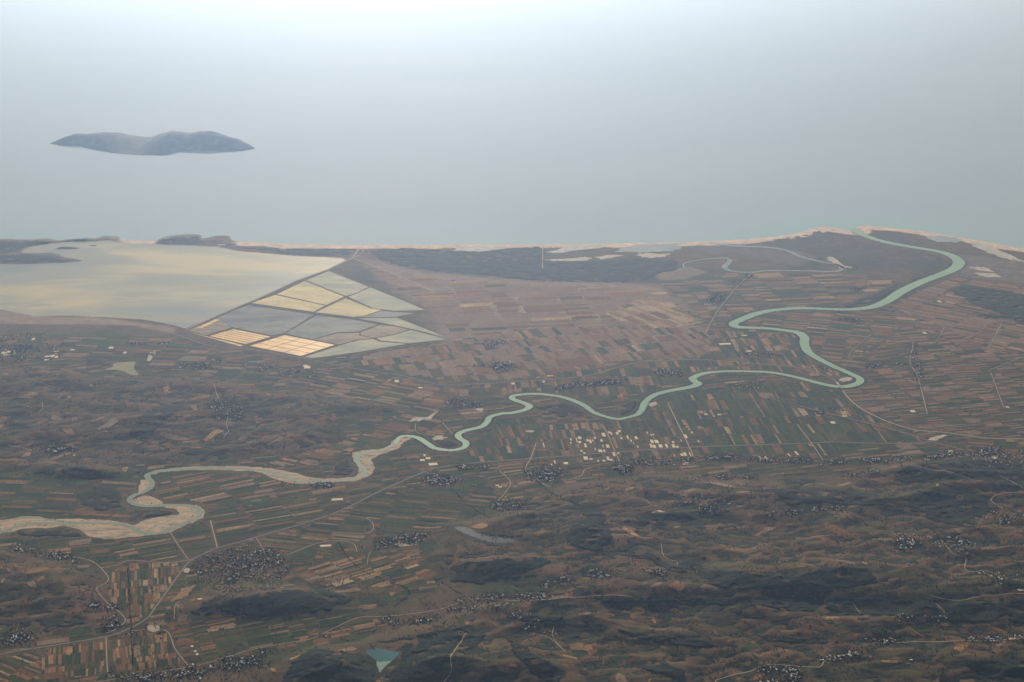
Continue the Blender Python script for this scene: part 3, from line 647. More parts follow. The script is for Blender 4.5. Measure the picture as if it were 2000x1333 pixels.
def quad_split(q, na, nb, name, mat, lab, z=4.7, gap=14.0):
    q = pxl(q); stamp_poly(q, 30)
    def at(s, t): return (q[0] * (1 - s) + q[1] * s) * (1 - t) + (q[3] * (1 - s) + q[2] * s) * t
    la = np.hypot(*(q[1] - q[0])); lb = np.hypot(*(q[3] - q[0]))
    for i in range(na):
        for j in range(nb):
            ea, eb = gap / la / 2, gap / lb / 2
            P = [at(i / na + ea, j / nb + eb), at((i + 1) / na - ea, j / nb + eb), at((i + 1) / na - ea, (j + 1) / nb - eb), at(i / na + ea, (j + 1) / nb - eb)]
            flat_poly(name, np.array(P), z, mat, lab, 'salt pan', group=lab)
quad_split([(456, 643), (530, 658), (480, 673), (408, 657)], 1, 6, 'salt_pan', PANM['salt'], 'orange gold crystallising pan in the row next to the lagoon corner')
quad_split([(556, 655), (655, 674), (588, 696), (487, 676)], 3, 4, 'salt_pan', PANM['salt'], 'orange gold crystallising pan in the block at the near tip')
quad_split([(364, 647.5), (404, 657.5), (476, 675), (470, 677)], 2, 1, 'salt_pan', PANM['salt'], 'narrow orange gold pan along the boundary road')
quad_split([(383, 641), (422, 624), (430, 624.5), (396, 641)], 1, 1, 'salt_pan', PANM['salt'], 'thin bright salt strip at the foot of the lagoon dyke')
DYKES = [([(700, 488), (690, 503), (676, 510), (641, 527), (575, 550), (500, 585), (475, 595), (412, 622), (362, 645)], 46, 'long straight dyke road between lagoon and salt works'),
         ([(362, 647), (404, 659), (470, 679), (526, 691), (590, 702)], 24, 'low dyke along the near edge of the salt works'),
         ([(590, 702), (700, 691), (800, 675), (882, 664)], 24, 'low dyke along the strip field edge of the salt works'),
         ([(642, 528), (720, 560), (833, 607)], 26, 'straight dyke on the far side of the salt works'),
         ([(770, 619), (826, 640), (882, 664)], 20, 'dyke between the salt works and the brown fields'),
         ([(485, 594), (620, 613), (690, 621), (770, 637.5), (880, 663)], 26, 'central dyke running through the whole salt works'),
         ([(540, 576), (636, 597.5)], 14, 'thin dyke between two yellow ponds'), ([(596, 548.5), (673.5, 580), (728, 603.5)], 16, 'thin dyke behind the bright yellow pond'),
         ([(676, 581), (615, 611)], 14, 'thin cross dyke between the yellow ponds'), ([(614, 615), (556, 652), (476, 674.5)], 18, 'cross dyke between the grey ponds')]
for pts, w, lab in DYKES:
    q = pxl(pts); seg = np.concatenate([np.linspace(a, b, max(2, int(np.hypot(*(b - a)) / 150)), endpoint=False) for a, b in zip(q[:-1], q[1:])] + [q[-1:]])
    ribbon('dyke', seg, w * (.8 if w > 40 else .55), M_DYKE, 0, lab, 'dyke', zmin=3.0, cross=3.2); stamp(seg, 20)

# ------------------------------------------------------------------ roads
ROADS = [([(-300, 1340), (0, 1279), (100, 1262), (207, 1244), (256, 1227), (287, 1208), (300, 1192), (337, 1140), (357, 1113), (375, 1094), (422, 1072), (500, 1050), (650, 1004), (750, 956), (835, 920), (875, 911), (925, 905), (1000, 899), (1200, 884), (1350, 874), (1500, 869), (1585, 866), (1625, 864), (1700, 866), (1775, 867), (1812, 863), (1832, 861)], 22, 'r', 'main highway crossing the whole plain past the greenhouses'),
         ([(855, 752), (950, 750), (1000, 746), (1075, 742), (1150, 734), (1200, 720), (1250, 707), (1300, 705), (1350, 703), (1425, 706), (1500, 712.5), (1550, 717), (1600, 730), (1625, 740), (1636, 750)], 24, 'r', 'new road embankment curving towards the river bridge'),
         ([(1644, 761), (1660, 781), (1680, 797), (1707, 812), (1737, 825), (1787, 840), (1850, 846), (1925, 856), (2000, 858), (2200, 864)], 30, 't', 'pale motorway curving away from the river bridge'),
         ([(-200, 628), (0, 630), (50, 634), (175, 634), (250, 636), (300, 642), (350, 656), (412, 676), (500, 685), (592, 700), (650, 712), (712, 724), (775, 732), (825, 744), (855, 752)], 20, 'r', 'road along the lagoon shore and past the salt works'),
         ([(690, 505), (760, 532), (847, 569)], 26, 't', 'pale straight track beyond the salt works'),
         ([(1500, 777), (1595, 802), (1675, 822), (1750, 841), (1812, 861), (1882, 879)], 18, 'r', 'straight old road crossing the plain past the bridge diagonally'),
         ([(1785, 670), (1777, 707), (1790, 730), (1797, 752), (1811, 809)], 16, 't', 'village road lined with houses on the plain past the bridge'),
         ([(1557, 830), (1585, 866), (1607, 899)], 14, 't', 'short cross road over the highway east of the greenhouses'),
         ([(1304, 786), (1320, 820), (1347, 875), (1354, 894)], 18, 't', 'pale straight lane from the river to the long village'),
         ([(1170, 828), (1182, 839), (1200, 880), (1210, 902)], 14, 't', 'pale lane running between the greenhouses'),
         ([(1047, 866), (1037, 895), (1026, 917), (1040, 930), (1060, 945), (1075, 952)], 16, 't', 'pale lane to the village at the hill foot'),
         ([(411, 1017), (425, 1072)], 16, 't', 'bright short lane from gravel bed to highway'), ([(332, 1040), (350, 1068), (367, 1092)], 12, 't', 'thin lane from river bank to highway'),
         ([(150, 1089), (175, 1095), (197, 1110), (212, 1133), (190, 1148), (192, 1158), (212, 1180), (235, 1198), (245, 1213), (227, 1229), (207, 1238)], 13, 't', 'winding pale road along the foot of the brown hill'),
         ([(197, 1110), (230, 1104), (255, 1095), (325, 1100), (375, 1093)], 12, 't', 'pale lane joining winding road and highway'),
         ([(207, 1244), (210, 1310), (216, 1326)], 13, 't', 'straight pale lane to the village under the strip fields'), ([(256, 1233), (322, 1231), (342, 1268), (367, 1300)], 12, 't', 'bent pale lane below the gravel yard'),
         ([(150, 1340), (230, 1326), (350, 1307), (400, 1297), (462, 1278), (500, 1268), (582, 1253), (610, 1248), (660, 1224), (700, 1207), (745, 1205), (800, 1200), (862, 1190), (905, 1175), (950, 1170), (1045, 1173), (1110, 1167), (1175, 1164), (1235, 1167)], 11, 't', 'village road climbing along the valley to the long ridge'),
         ([(1380, 1345), (1397, 1333), (1405, 1327), (1462, 1313), (1500, 1299), (1557, 1302), (1600, 1304), (1610, 1293), (1630, 1283), (1675, 1273)], 13, 't', 'bright winding road at the foot of the near hills'),
         ([(1745, 1255), (1810, 1254), (1900, 1253), (2100, 1251)], 12, 't', 'straight road past the houses in the scarp foot valley'),
         ([(2060, 975), (2000, 963), (1970, 963), (1950, 966), (1935, 977), (1947, 987), (1965, 996)], 13, 't', 'pale hairpin road on the dark hill past the junction'),
         ([(1837, 1053), (1862, 1083), (1886, 1090), (1884, 1110), (1900, 1118), (1925, 1115), (1962, 1130)], 9, 't', 'thin road winding through the hill village'),
         ([(910, 1238), (887, 1273), (880, 1290), (882, 1310), (865, 1335)], 10, 't', 'pale track between the near woods'),
         ([(1231, 972), (1260, 977), (1275, 988), (1305, 997)], 9, 't', 'curving track on the dark wooded hill'),
         ([(1110, 938), (1135, 930), (1142, 918), (1155, 914)], 12, 't', 'pale zigzag track above the village'),
         ([(812, 828), (814, 845), (850, 852), (870, 856)], 12, 't', 'pale haul road to the gravel works'), ([(864, 826), (884, 848)], 12, 't', 'short pale lane by the river neck'),
         ([(1378, 650), (1400, 610), (1415, 590), (1440, 560), (1465, 535)], 14, 't', 'road through the far village near the oxbow'),
         ([(1060, 478), (1060, 525)], 16, 't', 'straight cut through the coastal pine wood'), ([(706, 482), (709, 492), (695, 503)], 16, 't', 'short beach track by the pine wood'),
         ([(1935, 728), (1960, 795)], 12, 't', 'straight lane on the brown plain past the bridge'), ([(418, 750), (428, 782), (445, 800), (442, 830), (447, 842), (435, 858)], 11, 't', 'road through the scrub hill village'),
         ([(500, 1050), (518, 1085), (510, 1115)], 11, 't', 'lane from highway into the village under the strip fields'), ([(560, 1085), (620, 1062), (660, 1057), (690, 1062), (697, 1078)], 11, 't', 'pale field lane in the middle plain'),
         ([(975, 920), (997, 942), (985, 965), (960, 992)], 12, 't', 'pale lane through fields to the small village'), ([(650, 1005), (720, 1015), (722, 1041), (650, 1040)], 10, 't', 'field lane looping off the highway'),
         ([(820, 918), (850, 930)], 10, 't', 'short lane into the village by the highway'), ([(1930, 725), (1990, 700)], 12, 't', 'faint lane far beyond the plain village road'),
         ([(1570, 950), (1592, 944), (1625, 950)], 8, 't', 'faint track on the wooded slope behind the roadside row'), ([(1770, 912), (1815, 917), (1837, 920), (1900, 937)], 10, 't', 'pale track in the valley behind the junction town'),
         ([(1950, 927), (1975, 940), (1997, 955)], 12, 't', 'pale gully track above the hairpin road'), ([(1817, 1163), (1850, 1172), (1880, 1173), (1905, 1167), (1950, 1163), (2000, 1160)], 9, 't', 'pale terrace track along the crest of the dark scarp'),
         ([(1082, 1223), (1080, 1245), (1105, 1273)], 8, 't', 'thin track down the near slope below the ridge'), ([(1040, 1238), (1075, 1248), (1105, 1273)], 8, 't', 'thin track from the near slope houses to the clearing'),
         ([(1292, 1063), (1297, 1088), (1322, 1098), (1322, 1105)], 8, 't', 'thin track through the wooded valley fork'), ([(1665, 1175), (1680, 1198)], 7, 't', 'steep thin track down the middle of the scarp'),
         ([(1827, 1178), (1845, 1198)], 7, 't', 'steep thin track down the end of the scarp'), ([(50, 740), (75, 747), (105, 757)], 10, 't', 'pale ridge track on the scrub hills'), ([(15, 870), (52, 877)], 9, 't', 'short pale track before the scrub hill foot village'),
         ([(82, 785), (83, 797), (75, 807)], 9, 't', 'pale track down the scrub hillside'), ([(352, 1175), (342, 1183), (340, 1210)], 9, 't', 'pale lane round the tip of the isolated ridge'), ([(717, 1103), (720, 1085), (726, 1077)], 8, 't', 'thin lane behind the middle plain village'),
         ([(1605, 640), (1680, 650)], 8, 't', 'thin lane between the two big river loops'), ([(1705, 650), (1660, 690), (1665, 705)], 8, 't', 'thin lane beside the last river loop'), ([(1845, 640), (1825, 672)], 8, 't', 'thin lane across the fallow plain past the bridge'), ([(1957, 632), (1930, 680)], 10, 't', 'thin lane from the dark angular wood')]
for pts, w, k, lab in ROADS:
    q = smooth(pxhl(pts), 5); L = np.r_[0, np.cumsum(np.hypot(*np.diff(q, axis=0).T))]; n = max(4, int(L[-1] / 35)); t = np.linspace(0, L[-1], n)
    q = np.c_[np.interp(t, L, q[:, 0]), np.interp(t, L, q[:, 1])]
    ribbon('road' if k == 'r' else 'lane', q, w * (1 if k == 'r' else .8), M_ROAD if k == 'r' else M_TRACK, 3.2, lab, 'road'); stamp(q, 10)

# bridge where the new road crosses the river
ba, bb = px(1634.5, 748), px(1645.5, 763); bd = (bb - ba) / np.hypot(*(bb - ba)); bn = np.array([-bd[1], bd[0]]); BL = np.hypot(*(bb - ba))
BR = bpy.data.objects.new('road_bridge', None); COL.objects.link(BR); BR.location = (*((ba + bb) / 2), 5.4); BR.rotation_euler = (0, 0, math.atan2(bd[1], bd[0]))
tag(BR, 'pale concrete road bridge crossing the green river loop', 'bridge')
def box(name, sx_, sy_, sz_, loc, mat, parent):
    x, y, z = sx_ / 2, sy_ / 2, sz_ / 2; ch = min(x, y, z) * 0.15
    V = [(a * x, b * y, c * z) for c in (-1, 1) for b in (-1, 1) for a in (-1, 1)]
    V += [(a * (x - ch), b * (y - ch), z + ch) for b in (-1, 1) for a in (-1, 1)]
    Fq = [(0, 2, 3, 1), (0, 1, 5, 4), (1, 3, 7, 5), (3, 2, 6, 7), (2, 0, 4, 6), (4, 5, 9, 8), (5, 7, 11, 9), (7, 6, 10, 11), (6, 4, 8, 10), (8, 9, 11, 10)]
    o = add(name, mesh_np(name, np.array(V), np.array(Fq), [mat]), parent=parent); o.location = loc; return o
dk = box('deck', BL, 24, 3, (0, 0, 7), M_CONC, BR)
for s_ in (-1, 1): box('parapet', BL, 1.2, 2.4, (0, s_ * 11.4, 9.9), M_CONC, BR)
for k in range(7): box('pier', 4, 18, 7, (-BL / 2 + BL * (k + 0.5) / 7, 0, 2), M_CONC, BR)

# ------------------------------------------------------------------ woods
WATERT = TAKEN.copy()
def canopy(name, pts, mat, step, label, hgt=9.0, rough_=90.0, hill=True, thin=0.1, kind='stuff', cat='woodland', maskfn=None):
    P = pxhl(pts) if hill else pxl(pts)
    x0, y0 = P.min(0) - 80; x1, y1 = P.max(0) + 80
    xs = np.arange(x0, x1, step); ys = np.arange(y0, y1, step); X, Y = np.meshgrid(xs, ys)
    d = sdf(P, X, Y) + fbm(X, Y, 420, 4) * rough_ * 1.5 + fbm(X, Y, 95, 3) * min(rough_, 45)
    if maskfn is not None: d = np.minimum(d, maskfn(X, Y))
    X = X + rng.uniform(-.35, .35, X.shape) * step; Y = Y + rng.uniform(-.35, .35, Y.shape) * step
    inn = (d > 0) & ~WATERT[ridx(X, Y)]
    if thin: inn &= ~((fbm(X, Y, 160, 3) > 0.42 - thin) & (d < 1e9))
    cell = inn[:-1, :-1] & inn[1:, :-1] & inn[:-1, 1:] & inn[1:, 1:]
    if not cell.any(): return None
    deep = np.zeros_like(inn); deep[1:-1, 1:-1] = cell[:-1, :-1] & cell[1:, :-1] & cell[:-1, 1:] & cell[1:, 1:]
    Zc = H(X, Y) + np.where(deep, hgt * (0.5 + 0.9 * rng.random(X.shape) + 0.6 * fbm(X, Y, 120, 2)), -1.0)
    ix = np.arange(X.size).reshape(X.shape)
    F = np.stack([ix[:-1, :-1], ix[:-1, 1:], ix[1:, 1:], ix[1:, :-1]], -1)[cell]
    used = np.unique(F); rm = np.full(X.size, -1); rm[used] = np.arange(len(used))
    V = np.stack([X, Y, Zc], -1).reshape(-1, 3)[used]
    j, i = ridx(X[inn], Y[inn]); TAKEN[j, i] = True
    return add(name, mesh_np(name, V, rm[F], [mat]), label, cat, None, kind)
WOODS = [('coastal_pine_wood', [(715, 488), (800, 484), (890, 491), (930, 492), (1000, 484), (1055, 480), (1070, 500), (1066, 511), (1120, 511), (1200, 507), (1240, 505), (1300, 506), (1330, 512), (1345, 522), (1320, 530), (1285, 535), (1280, 545), (1215, 553), (1100, 551), (1000, 546), (950, 538), (860, 533), (800, 525), (740, 510)], M_PINE, 38, 'long dark pine wood behind the straight beach', 10, 60),
         ('spit_wood', [(452, 481), (480, 483), (560, 485), (640, 486), (697, 486), (685, 499), (640, 500), (560, 496), (500, 489), (465, 486)], M_PINE, 34, 'dark wood on the spit between lagoon and beach', 9, 30),
         ('plain_wood', [(1850, 565), (1880, 557), (1940, 565), (2000, 577), (2150, 600), (2150, 650), (2000, 634), (1960, 621), (1930, 625), (1900, 617), (1897, 611), (1925, 612), (1960, 615), (1900, 595)], M_PINE, 34, 'large dark angular wood on the brown plain past the bridge', 12, 20),
         ('delta_scrub', [(1500, 469), (1560, 460), (1600, 450), (1648, 455), (1690, 470), (1740, 483), (1800, 490), (1848, 503), (1855, 515), (1840, 526), (1800, 540), (1780, 545), (1765, 525), (1700, 524), (1660, 512), (1600, 500), (1560, 487), (1500, 480)], M_DSCRUB, 40, 'grey brown scrub filling the river mouth cape', 3, 60),
         ('delta_scrub', [(1695, 449), (1760, 453), (1800, 470), (1830, 485), (1780, 478), (1725, 467)], M_DSCRUB, 40, 'grey brown scrub between river mouth and northern beach', 3, 60),
         ('riverside_wood', [(1622, 600), (1660, 592), (1700, 575), (1745, 558), (1760, 564), (1735, 580), (1705, 594), (1660, 601)], M_PINE, 26, 'dark riverside wood under the big bend', 9, 30),
         ('riverside_wood', [(1775, 545), (1800, 540), (1850, 522), (1858, 524), (1830, 534), (1795, 548), (1770, 558)], M_PINE, 26, 'dark strip of trees along the inner big bend', 8, 20),
         ('riverside_wood', [(1208, 812), (1215, 790), (1235, 783), (1252, 783), (1250, 800), (1238, 811)], M_SCRUB, 22, 'dark round grove inside the middle river loop', 9, 30),
         ('riverside_wood', [(1045, 795), (1100, 785), (1130, 796), (1150, 808), (1100, 815), (1060, 810)], M_SCRUB, 24, 'dark grove on the inner bank before the greenhouses', 8, 60),
         ('riverside_wood', [(843, 870), (850, 862), (880, 860), (896, 866), (900, 872), (880, 877), (858, 874)], M_SCRUB, 18, 'dark grove in the small river neck', 8, 20),
         ('riverside_wood', [(645, 930), (660, 905), (685, 895), (692, 905), (696, 920), (680, 930)], M_SCRUB, 18, 'dark trees inside the upper gravel bend', 8, 30),
         ('riverside_wood', [(265, 1018), (285, 1004), (320, 997), (342, 1001), (330, 1007), (290, 1012)], M_SCRUB, 16, 'dark wedge of trees inside the lower gravel bend', 8, 15),
         ('riverside_wood', [(150, 965), (185, 948), (220, 955), (240, 975), (245, 990), (200, 1000), (160, 990)], M_SCRUB, 18, 'dark thicket beside the tight river bend', 7, 60),
         ('riverside_wood', [(20, 1037), (60, 1036), (110, 1034), (150, 1040), (160, 1048), (90, 1050), (30, 1046)], M_SCRUB, 16, 'dark bank trees below the broad gravel bed', 7, 40),
         ('cape_wood', [(0, 470), (50, 470), (100, 470), (108, 478), (60, 480), (30, 492), (0, 496), (-120, 496), (-120, 474)], M_PINE, 26, 'dark wooded cape at the seaward end of the lagoon', 8, 40),
         ('cape_wood', [(125, 471), (155, 467), (180, 468), (180, 471), (150, 473), (130, 473)], M_PINE, 24, 'low dark wooded hillock on the lagoon bar', 8, 10),
         ('cape_wood', [(310, 470), (335, 463), (388, 461), (396, 470), (410, 476), (360, 478), (300, 476)], M_PINE, 26, 'dark wooded knoll on the spit, wider of two', 8, 20),
         ('cape_wood', [(410, 470), (420, 463), (444, 463), (450, 472), (470, 480), (440, 479), (420, 474)], M_PINE, 26, 'dark wooded knoll on the spit, next to the straight beach', 8, 10),
         ('cape_wood', [(0, 498), (50, 496), (100, 497), (120, 505), (150, 509), (120, 512), (60, 514), (0, 513), (-100, 512)], M_PINE, 26, 'dark wooded tongue of land reaching into the lagoon', 8, 20),
         ('hill_wood', [(1100, 1062), (1110, 1035), (1130, 1010), (1137, 1002), (1180, 1000), (1186, 1030), (1200, 1050), (1190, 1072), (1160, 1080), (1120, 1070)], M_WOOD, 18, 'dense dark wood on the rounded hill', 10, 30),
         ('hill_wood', [(895, 1112), (910, 1097), (980, 1090), (1065, 1091), (1080, 1100), (1030, 1118), (1015, 1134), (940, 1143), (880, 1135)], M_WOOD, 18, 'dark wood on the hill by the narrow reservoir', 10, 60),
         ('hill_wood', [(1195, 1076), (1225, 1068), (1280, 1085), (1300, 1100), (1320, 1105), (1350, 1088), (1385, 1085), (1375, 1105), (1340, 1120), (1310, 1118), (1260, 1090), (1220, 1090)], M_WOOD, 17, 'dark wood in the fork of two valleys', 10, 40),
         ('hill_wood', [(1370, 1117), (1400, 1111), (1500, 1125), (1550, 1125), (1615, 1150), (1500, 1153), (1420, 1152), (1380, 1142)], M_WOOD, 17, 'long dark wood above the ridge', 10, 50),
         ('hill_wood', [(1600, 1108), (1690, 1110), (1715, 1130), (1690, 1148), (1620, 1152), (1545, 1142), (1560, 1122)], M_WOOD, 17, 'dark wood on the middle of the ridge', 10, 50),
         ('scarp_wood', [(1060, 1178), (1180, 1170), (1300, 1166), (1500, 1163), (1700, 1165), (1830, 1170), (1900, 1176), (2100, 1168), (2100, 1225), (1900, 1218), (1800, 1208), (1700, 1204), (1560, 1195), (1400, 1182), (1200, 1184)], M_WOOD, 16, 'very dark wood covering the long steep scarp', 10, 50),
         ('hill_wood', [(780, 1252), (850, 1232), (920, 1222), (955, 1240), (930, 1268), (880, 1295), (840, 1330), (770, 1345), (745, 1322), (772, 1297), (790, 1277)], M_WOOD, 16, 'dark wood between turquoise reservoir and pale track', 10, 60),
         ('hill_wood', [(540, 1345), (565, 1295), (610, 1264), (660, 1270), (718, 1286), (735, 1318), (730, 1350)], M_WOOD, 16, 'dark domed wood beside the turquoise reservoir', 10, 50),
         ('hill_wood', [(985, 1238), (1020, 1260), (1060, 1285), (1095, 1308), (1100, 1345), (1060, 1335), (1020, 1300), (1000, 1272)], M_WOOD, 16, 'dark oblique wood between near brown fields', 10, 40),
         ('hill_wood', [(350, 1202), (400, 1182), (470, 1167), (560, 1152), (650, 1156), (690, 1172), (640, 1196), (500, 1206)], M_WOOD, 17, 'dark wood along the isolated ridge by the highway', 9, 60),
         ('hill_wood', [(250, 845), (270, 815), (320, 787), (365, 782), (345, 808), (320, 830), (290, 862), (265, 860)], M_SCRUB, 22, 'dark wood in the fold of the scrub hills', 9, 40),
         ('hill_wood', [(58, 926), (110, 906), (175, 912), (230, 934), (160, 938)], M_SCRUB, 20, 'dark scrubby slope above the river fields', 8, 40),
         ('hill_wood', [(1740, 927), (1800, 907), (1880, 893), (1950, 905), (2100, 930), (2100, 962), (1960, 950), (1880, 935), (1800, 945), (1750, 942)], M_WOOD, 20, 'dark wood on the hill beyond the roadside town', 9, 70),
         ('hill_wood', [(1790, 960), (1880, 955), (1930, 972), (1940, 1000), (1900, 1030), (1820, 1020), (1750, 1000)], M_WOOD, 18, 'dark wood under the hairpin road', 9, 90),
         ('hill_wood', [(1500, 960), (1600, 955), (1700, 965), (1740, 985), (1650, 990), (1540, 985)], M_WOOD, 20, 'dark wood behind the scattered white hill houses', 8, 120),
         ('hill_wood', [(1230, 1010), (1280, 1000), (1330, 998), (1350, 1008), (1300, 1022), (1250, 1030), (1215, 1022)], M_WOOD, 18, 'dark wood under the curving track', 9, 60),
         ('hill_wood', [(1240, 1290), (1300, 1293), (1340, 1310), (1350, 1340), (1300, 1325), (1250, 1310)], M_WOOD, 16, 'dark wood at the foot of the winding road valley', 10, 60),
         ('hill_wood', [(1860, 1285), (1940, 1288), (2000, 1300), (2100, 1310), (2100, 1345), (1980, 1335), (1900, 1310)], M_WOOD, 16, 'dark wood on the hillside under the scarp foot road', 10, 60),
         ('hill_wood', [(1010, 1205), (1050, 1200), (1100, 1205), (1110, 1213), (1060, 1220), (1020, 1216)], M_WOOD, 16, 'small dark wood below the ridge village', 9, 30),
         ('hill_wood', [(1200, 1230), (1300, 1240), (1380, 1250), (1410, 1265), (1330, 1262), (1250, 1250)], M_WOOD, 16, 'narrow dark wood across the near brown valley', 9, 50),
         ('hill_wood', [(1470, 1240), (1560, 1243), (1630, 1252), (1600, 1260), (1500, 1255)], M_WOOD, 16, 'narrow dark wood above the winding bright road', 9, 30)]
for n_, pts, m_, st, lab, hg, rg in WOODS: canopy(n_, pts, m_, st, lab, hg, rg)
def gully(X, Y):
    e = 70.0; lp = H(X + e, Y) + H(X - e, Y) + H(X, Y + e) + H(X, Y - e) - 4 * H(X, Y)
    return (fbm(X / 1.9, Y, 620, 5) * 1.0 + np.clip(lp / 22, -0.35, 0.5) - 0.13) * 500
def gully2(X, Y): return gully(X, Y) - 40
canopy('scattered_scrub_wood', [(900, 1040), (1050, 950), (1280, 930), (1600, 935), (2100, 900), (2400, 1360), (700, 1360), (700, 1260), (950, 1190), (1020, 1150), (840, 1110)], M_SCRUB, 22, 'patchy dark scrub along the gullies of the hills behind the long village', 7, 40, maskfn=gully)
canopy('scattered_scrub_wood', [(-200, 725), (150, 720), (400, 735), (620, 770), (780, 800), (620, 880), (380, 905), (250, 935), (60, 930), (-200, 920)], M_SCRUB, 26, 'patchy dark scrub along the gullies of the scrub hills', 6, 40, maskfn=gully2)
canopy('scattered_scrub_wood', [(-200, 1075), (100, 1082), (190, 1115), (180, 1155), (222, 1210), (120, 1235), (-200, 1270)], M_SCRUB, 18, 'patchy dark scrub on the hill beside the winding road', 6, 40, maskfn=gully)

# ------------------------------------------------------------------ villages
VILL = [  # (shape, count, where)   ellipse: cx, cy, rx, ry   strip: x0, y0, x1, y1, half-height
    (('e', 1065, 926, 34, 12), 130, 'at the hill foot below the zigzag track'), (('e', 1208, 915, 27, 11), 110, 'below the lane between the greenhouses'), (('s', 1225, 905, 1440, 893, 6), 210, 'in the long village south of the greenhouses'),
    (('s', 1430, 897, 1625, 904, 5), 110, 'in the roadside row under the green strips'), (('s', 1620, 903, 1780, 898, 5), 110, 'in the roadside row at the wooded hill foot'), (('s', 1770, 897, 1950, 882, 7), 190, 'in the town at the road junction'), (('e', 1965, 895, 50, 16), 120, 'in the town beyond the junction'),
    (('s', 1782, 672, 1800, 770, 7), 110, 'along the village road on the plain past the bridge'), (('s', 1690, 716, 1765, 712, 5), 60, 'in the cross row off the village road'), (('e', 1465, 752, 30, 7), 70, 'inside the river loop south bank'), (('s', 1135, 752, 1220, 745, 6), 120, 'above the middle river bend'),
    (('s', 1090, 758, 1140, 752, 4), 30, 'near pale sheds above the river'), (('e', 1315, 728, 28, 7), 60, 'above the kink of the river'), (('e', 1490, 692, 34, 6), 60, 'inside the upper river loop'), (('e', 905, 790, 27, 9), 80, 'near the pale yard beside the river'),
    (('s', 560, 950, 650, 946, 5), 100, 'on the bank under the gravel braid'), (('e', 868, 937, 34, 10), 130, 'at the bend of the highway'), (('s', 890, 914, 965, 913, 4), 70, 'along the highway past the bend'), (('e', 995, 988, 28, 9), 90, 'at the end of the field lane'),
    (('e', 443, 800, 24, 22), 90, 'in the scrub hill village'), (('e', 120, 877, 26, 6), 55, 'at the foot of the scrub hills'), (('e', 470, 1112, 70, 36), 300, 'in the wooded village beside the highway'), (('e', 25, 1246, 35, 14), 80, 'below the brown hill at the highway'),
    (('s', 215, 1326, 350, 1318, 8), 130, 'in the roadside village under the strip fields'), (('s', 350, 1318, 520, 1285, 16), 170, 'in the wooded slope village under the valley road'), (('s', 715, 1070, 840, 1045, 9), 140, 'at the edge of the green middle plain'), (('e', 525, 1092, 22, 14), 70, 'by the lane off the highway'),
    (('s', 20, 1066, 145, 1095, 8), 100, 'in the village under the broad gravel bed'), (('s', 870, 1185, 1065, 1162, 12), 190, 'along the valley road to the ridge'), (('s', 745, 1212, 850, 1214, 6), 55, 'in the valley bottom by the wood'), (('e', 1283, 1117, 20, 7), 50, 'in the hollow between brown fields'),
    (('e', 1375, 988, 40, 14), 70, 'on the hill behind the long village'), (('s', 1500, 1004, 1650, 992, 6), 90, 'scattered on the dark hill crest'), (('e', 1770, 1058, 28, 12), 80, 'in the dark grove of the hill village'), (('e', 1850, 1052, 26, 14), 70, 'in the reddish hill village'),
    (('s', 1690, 1256, 1750, 1250, 7), 70, 'by the scarp foot stream'), (('s', 1890, 1249, 2010, 1246, 6), 90, 'along the straight scarp foot road'), (('e', 1520, 1322, 34, 16), 120, 'under the bright winding road'), (('s', 1600, 1290, 1680, 1276, 7), 55, 'beside the end of the bright winding road'),
    (('e', 1170, 1122, 18, 7), 40, 'above the ridge among brown fields'), (('s', 1025, 1228, 1085, 1236, 6), 55, 'below the ridge on the near slope'), (('e', 45, 685, 55, 26), 150, 'on the low slopes by the lagoon'), (('e', 395, 715, 40, 10), 70, 'below the orange salt pans'),
    (('s', 250, 672, 340, 668, 5), 45, 'near the lagoon corner'), (('e', 1768, 1207, 18, 6), 40, 'under the dark scarp'), (('e', 1402, 587, 14, 9), 70, 'in the round far village by the oxbow'), (('s', 1440, 552, 1470, 535, 5), 50, 'at the far bank of the oxbow'), (('e', 958, 671, 26, 6), 90, 'in the village beyond the salt works'),
    (('e', 975, 716, 28, 9), 80, 'in the tree shaded village on the middle plain'), (('s', 1668, 567, 1705, 562, 4), 35, 'in the hamlet inside the big river bend'), (('s', 1060, 1165, 1080, 1130, 6), 45, 'on the lane above the ridge road'), (('s', 1820, 1212, 1850, 1208, 5), 30, 'at the dark scarp foot by the steep track'),
    (('e', 1110, 1135, 16, 6), 35, 'on the brown saddle'), (('s', 250, 1240, 330, 1222, 4), 12, 'near the gravel yard'), (('e', 212, 1218, 18, 14), 50, 'on the slope above the road fork'), (('s', 170, 1180, 230, 1190, 5), 30, 'along the winding road'), (('e', 1885, 1065, 22, 14), 50, 'beside the thin hill road'),
    (('s', 1600, 806, 1640, 800, 3), 25, 'in the neat block by the diagonal road'), (('e', 1620, 720, 18, 5), 20, 'inside the last river loop'), (('s', 1700, 640, 1640, 620, 5), 35, 'south of the riverside wood'), (('e', 655, 1240, 20, 8), 12, 'on the open valley floor'), (('s', 990, 1195, 1060, 1215, 8), 45, 'just under the ridge village'),
    (('e', 1960, 1010, 34, 12), 50, 'at the end of the hairpin road'), (('s', 480, 715, 620, 735, 7), 45, 'scattered along the salt works road'), (('e', 1945, 1130, 40, 10), 30, 'on the brown slope near the thin road'), (('s', 1350, 930, 1480, 935, 8), 60, 'on the first slope behind the long village'),
    (('s', 1640, 935, 1720, 915, 6), 45, 'up the side valley from the roadside row')]
hx, hy, hv = [], [], []
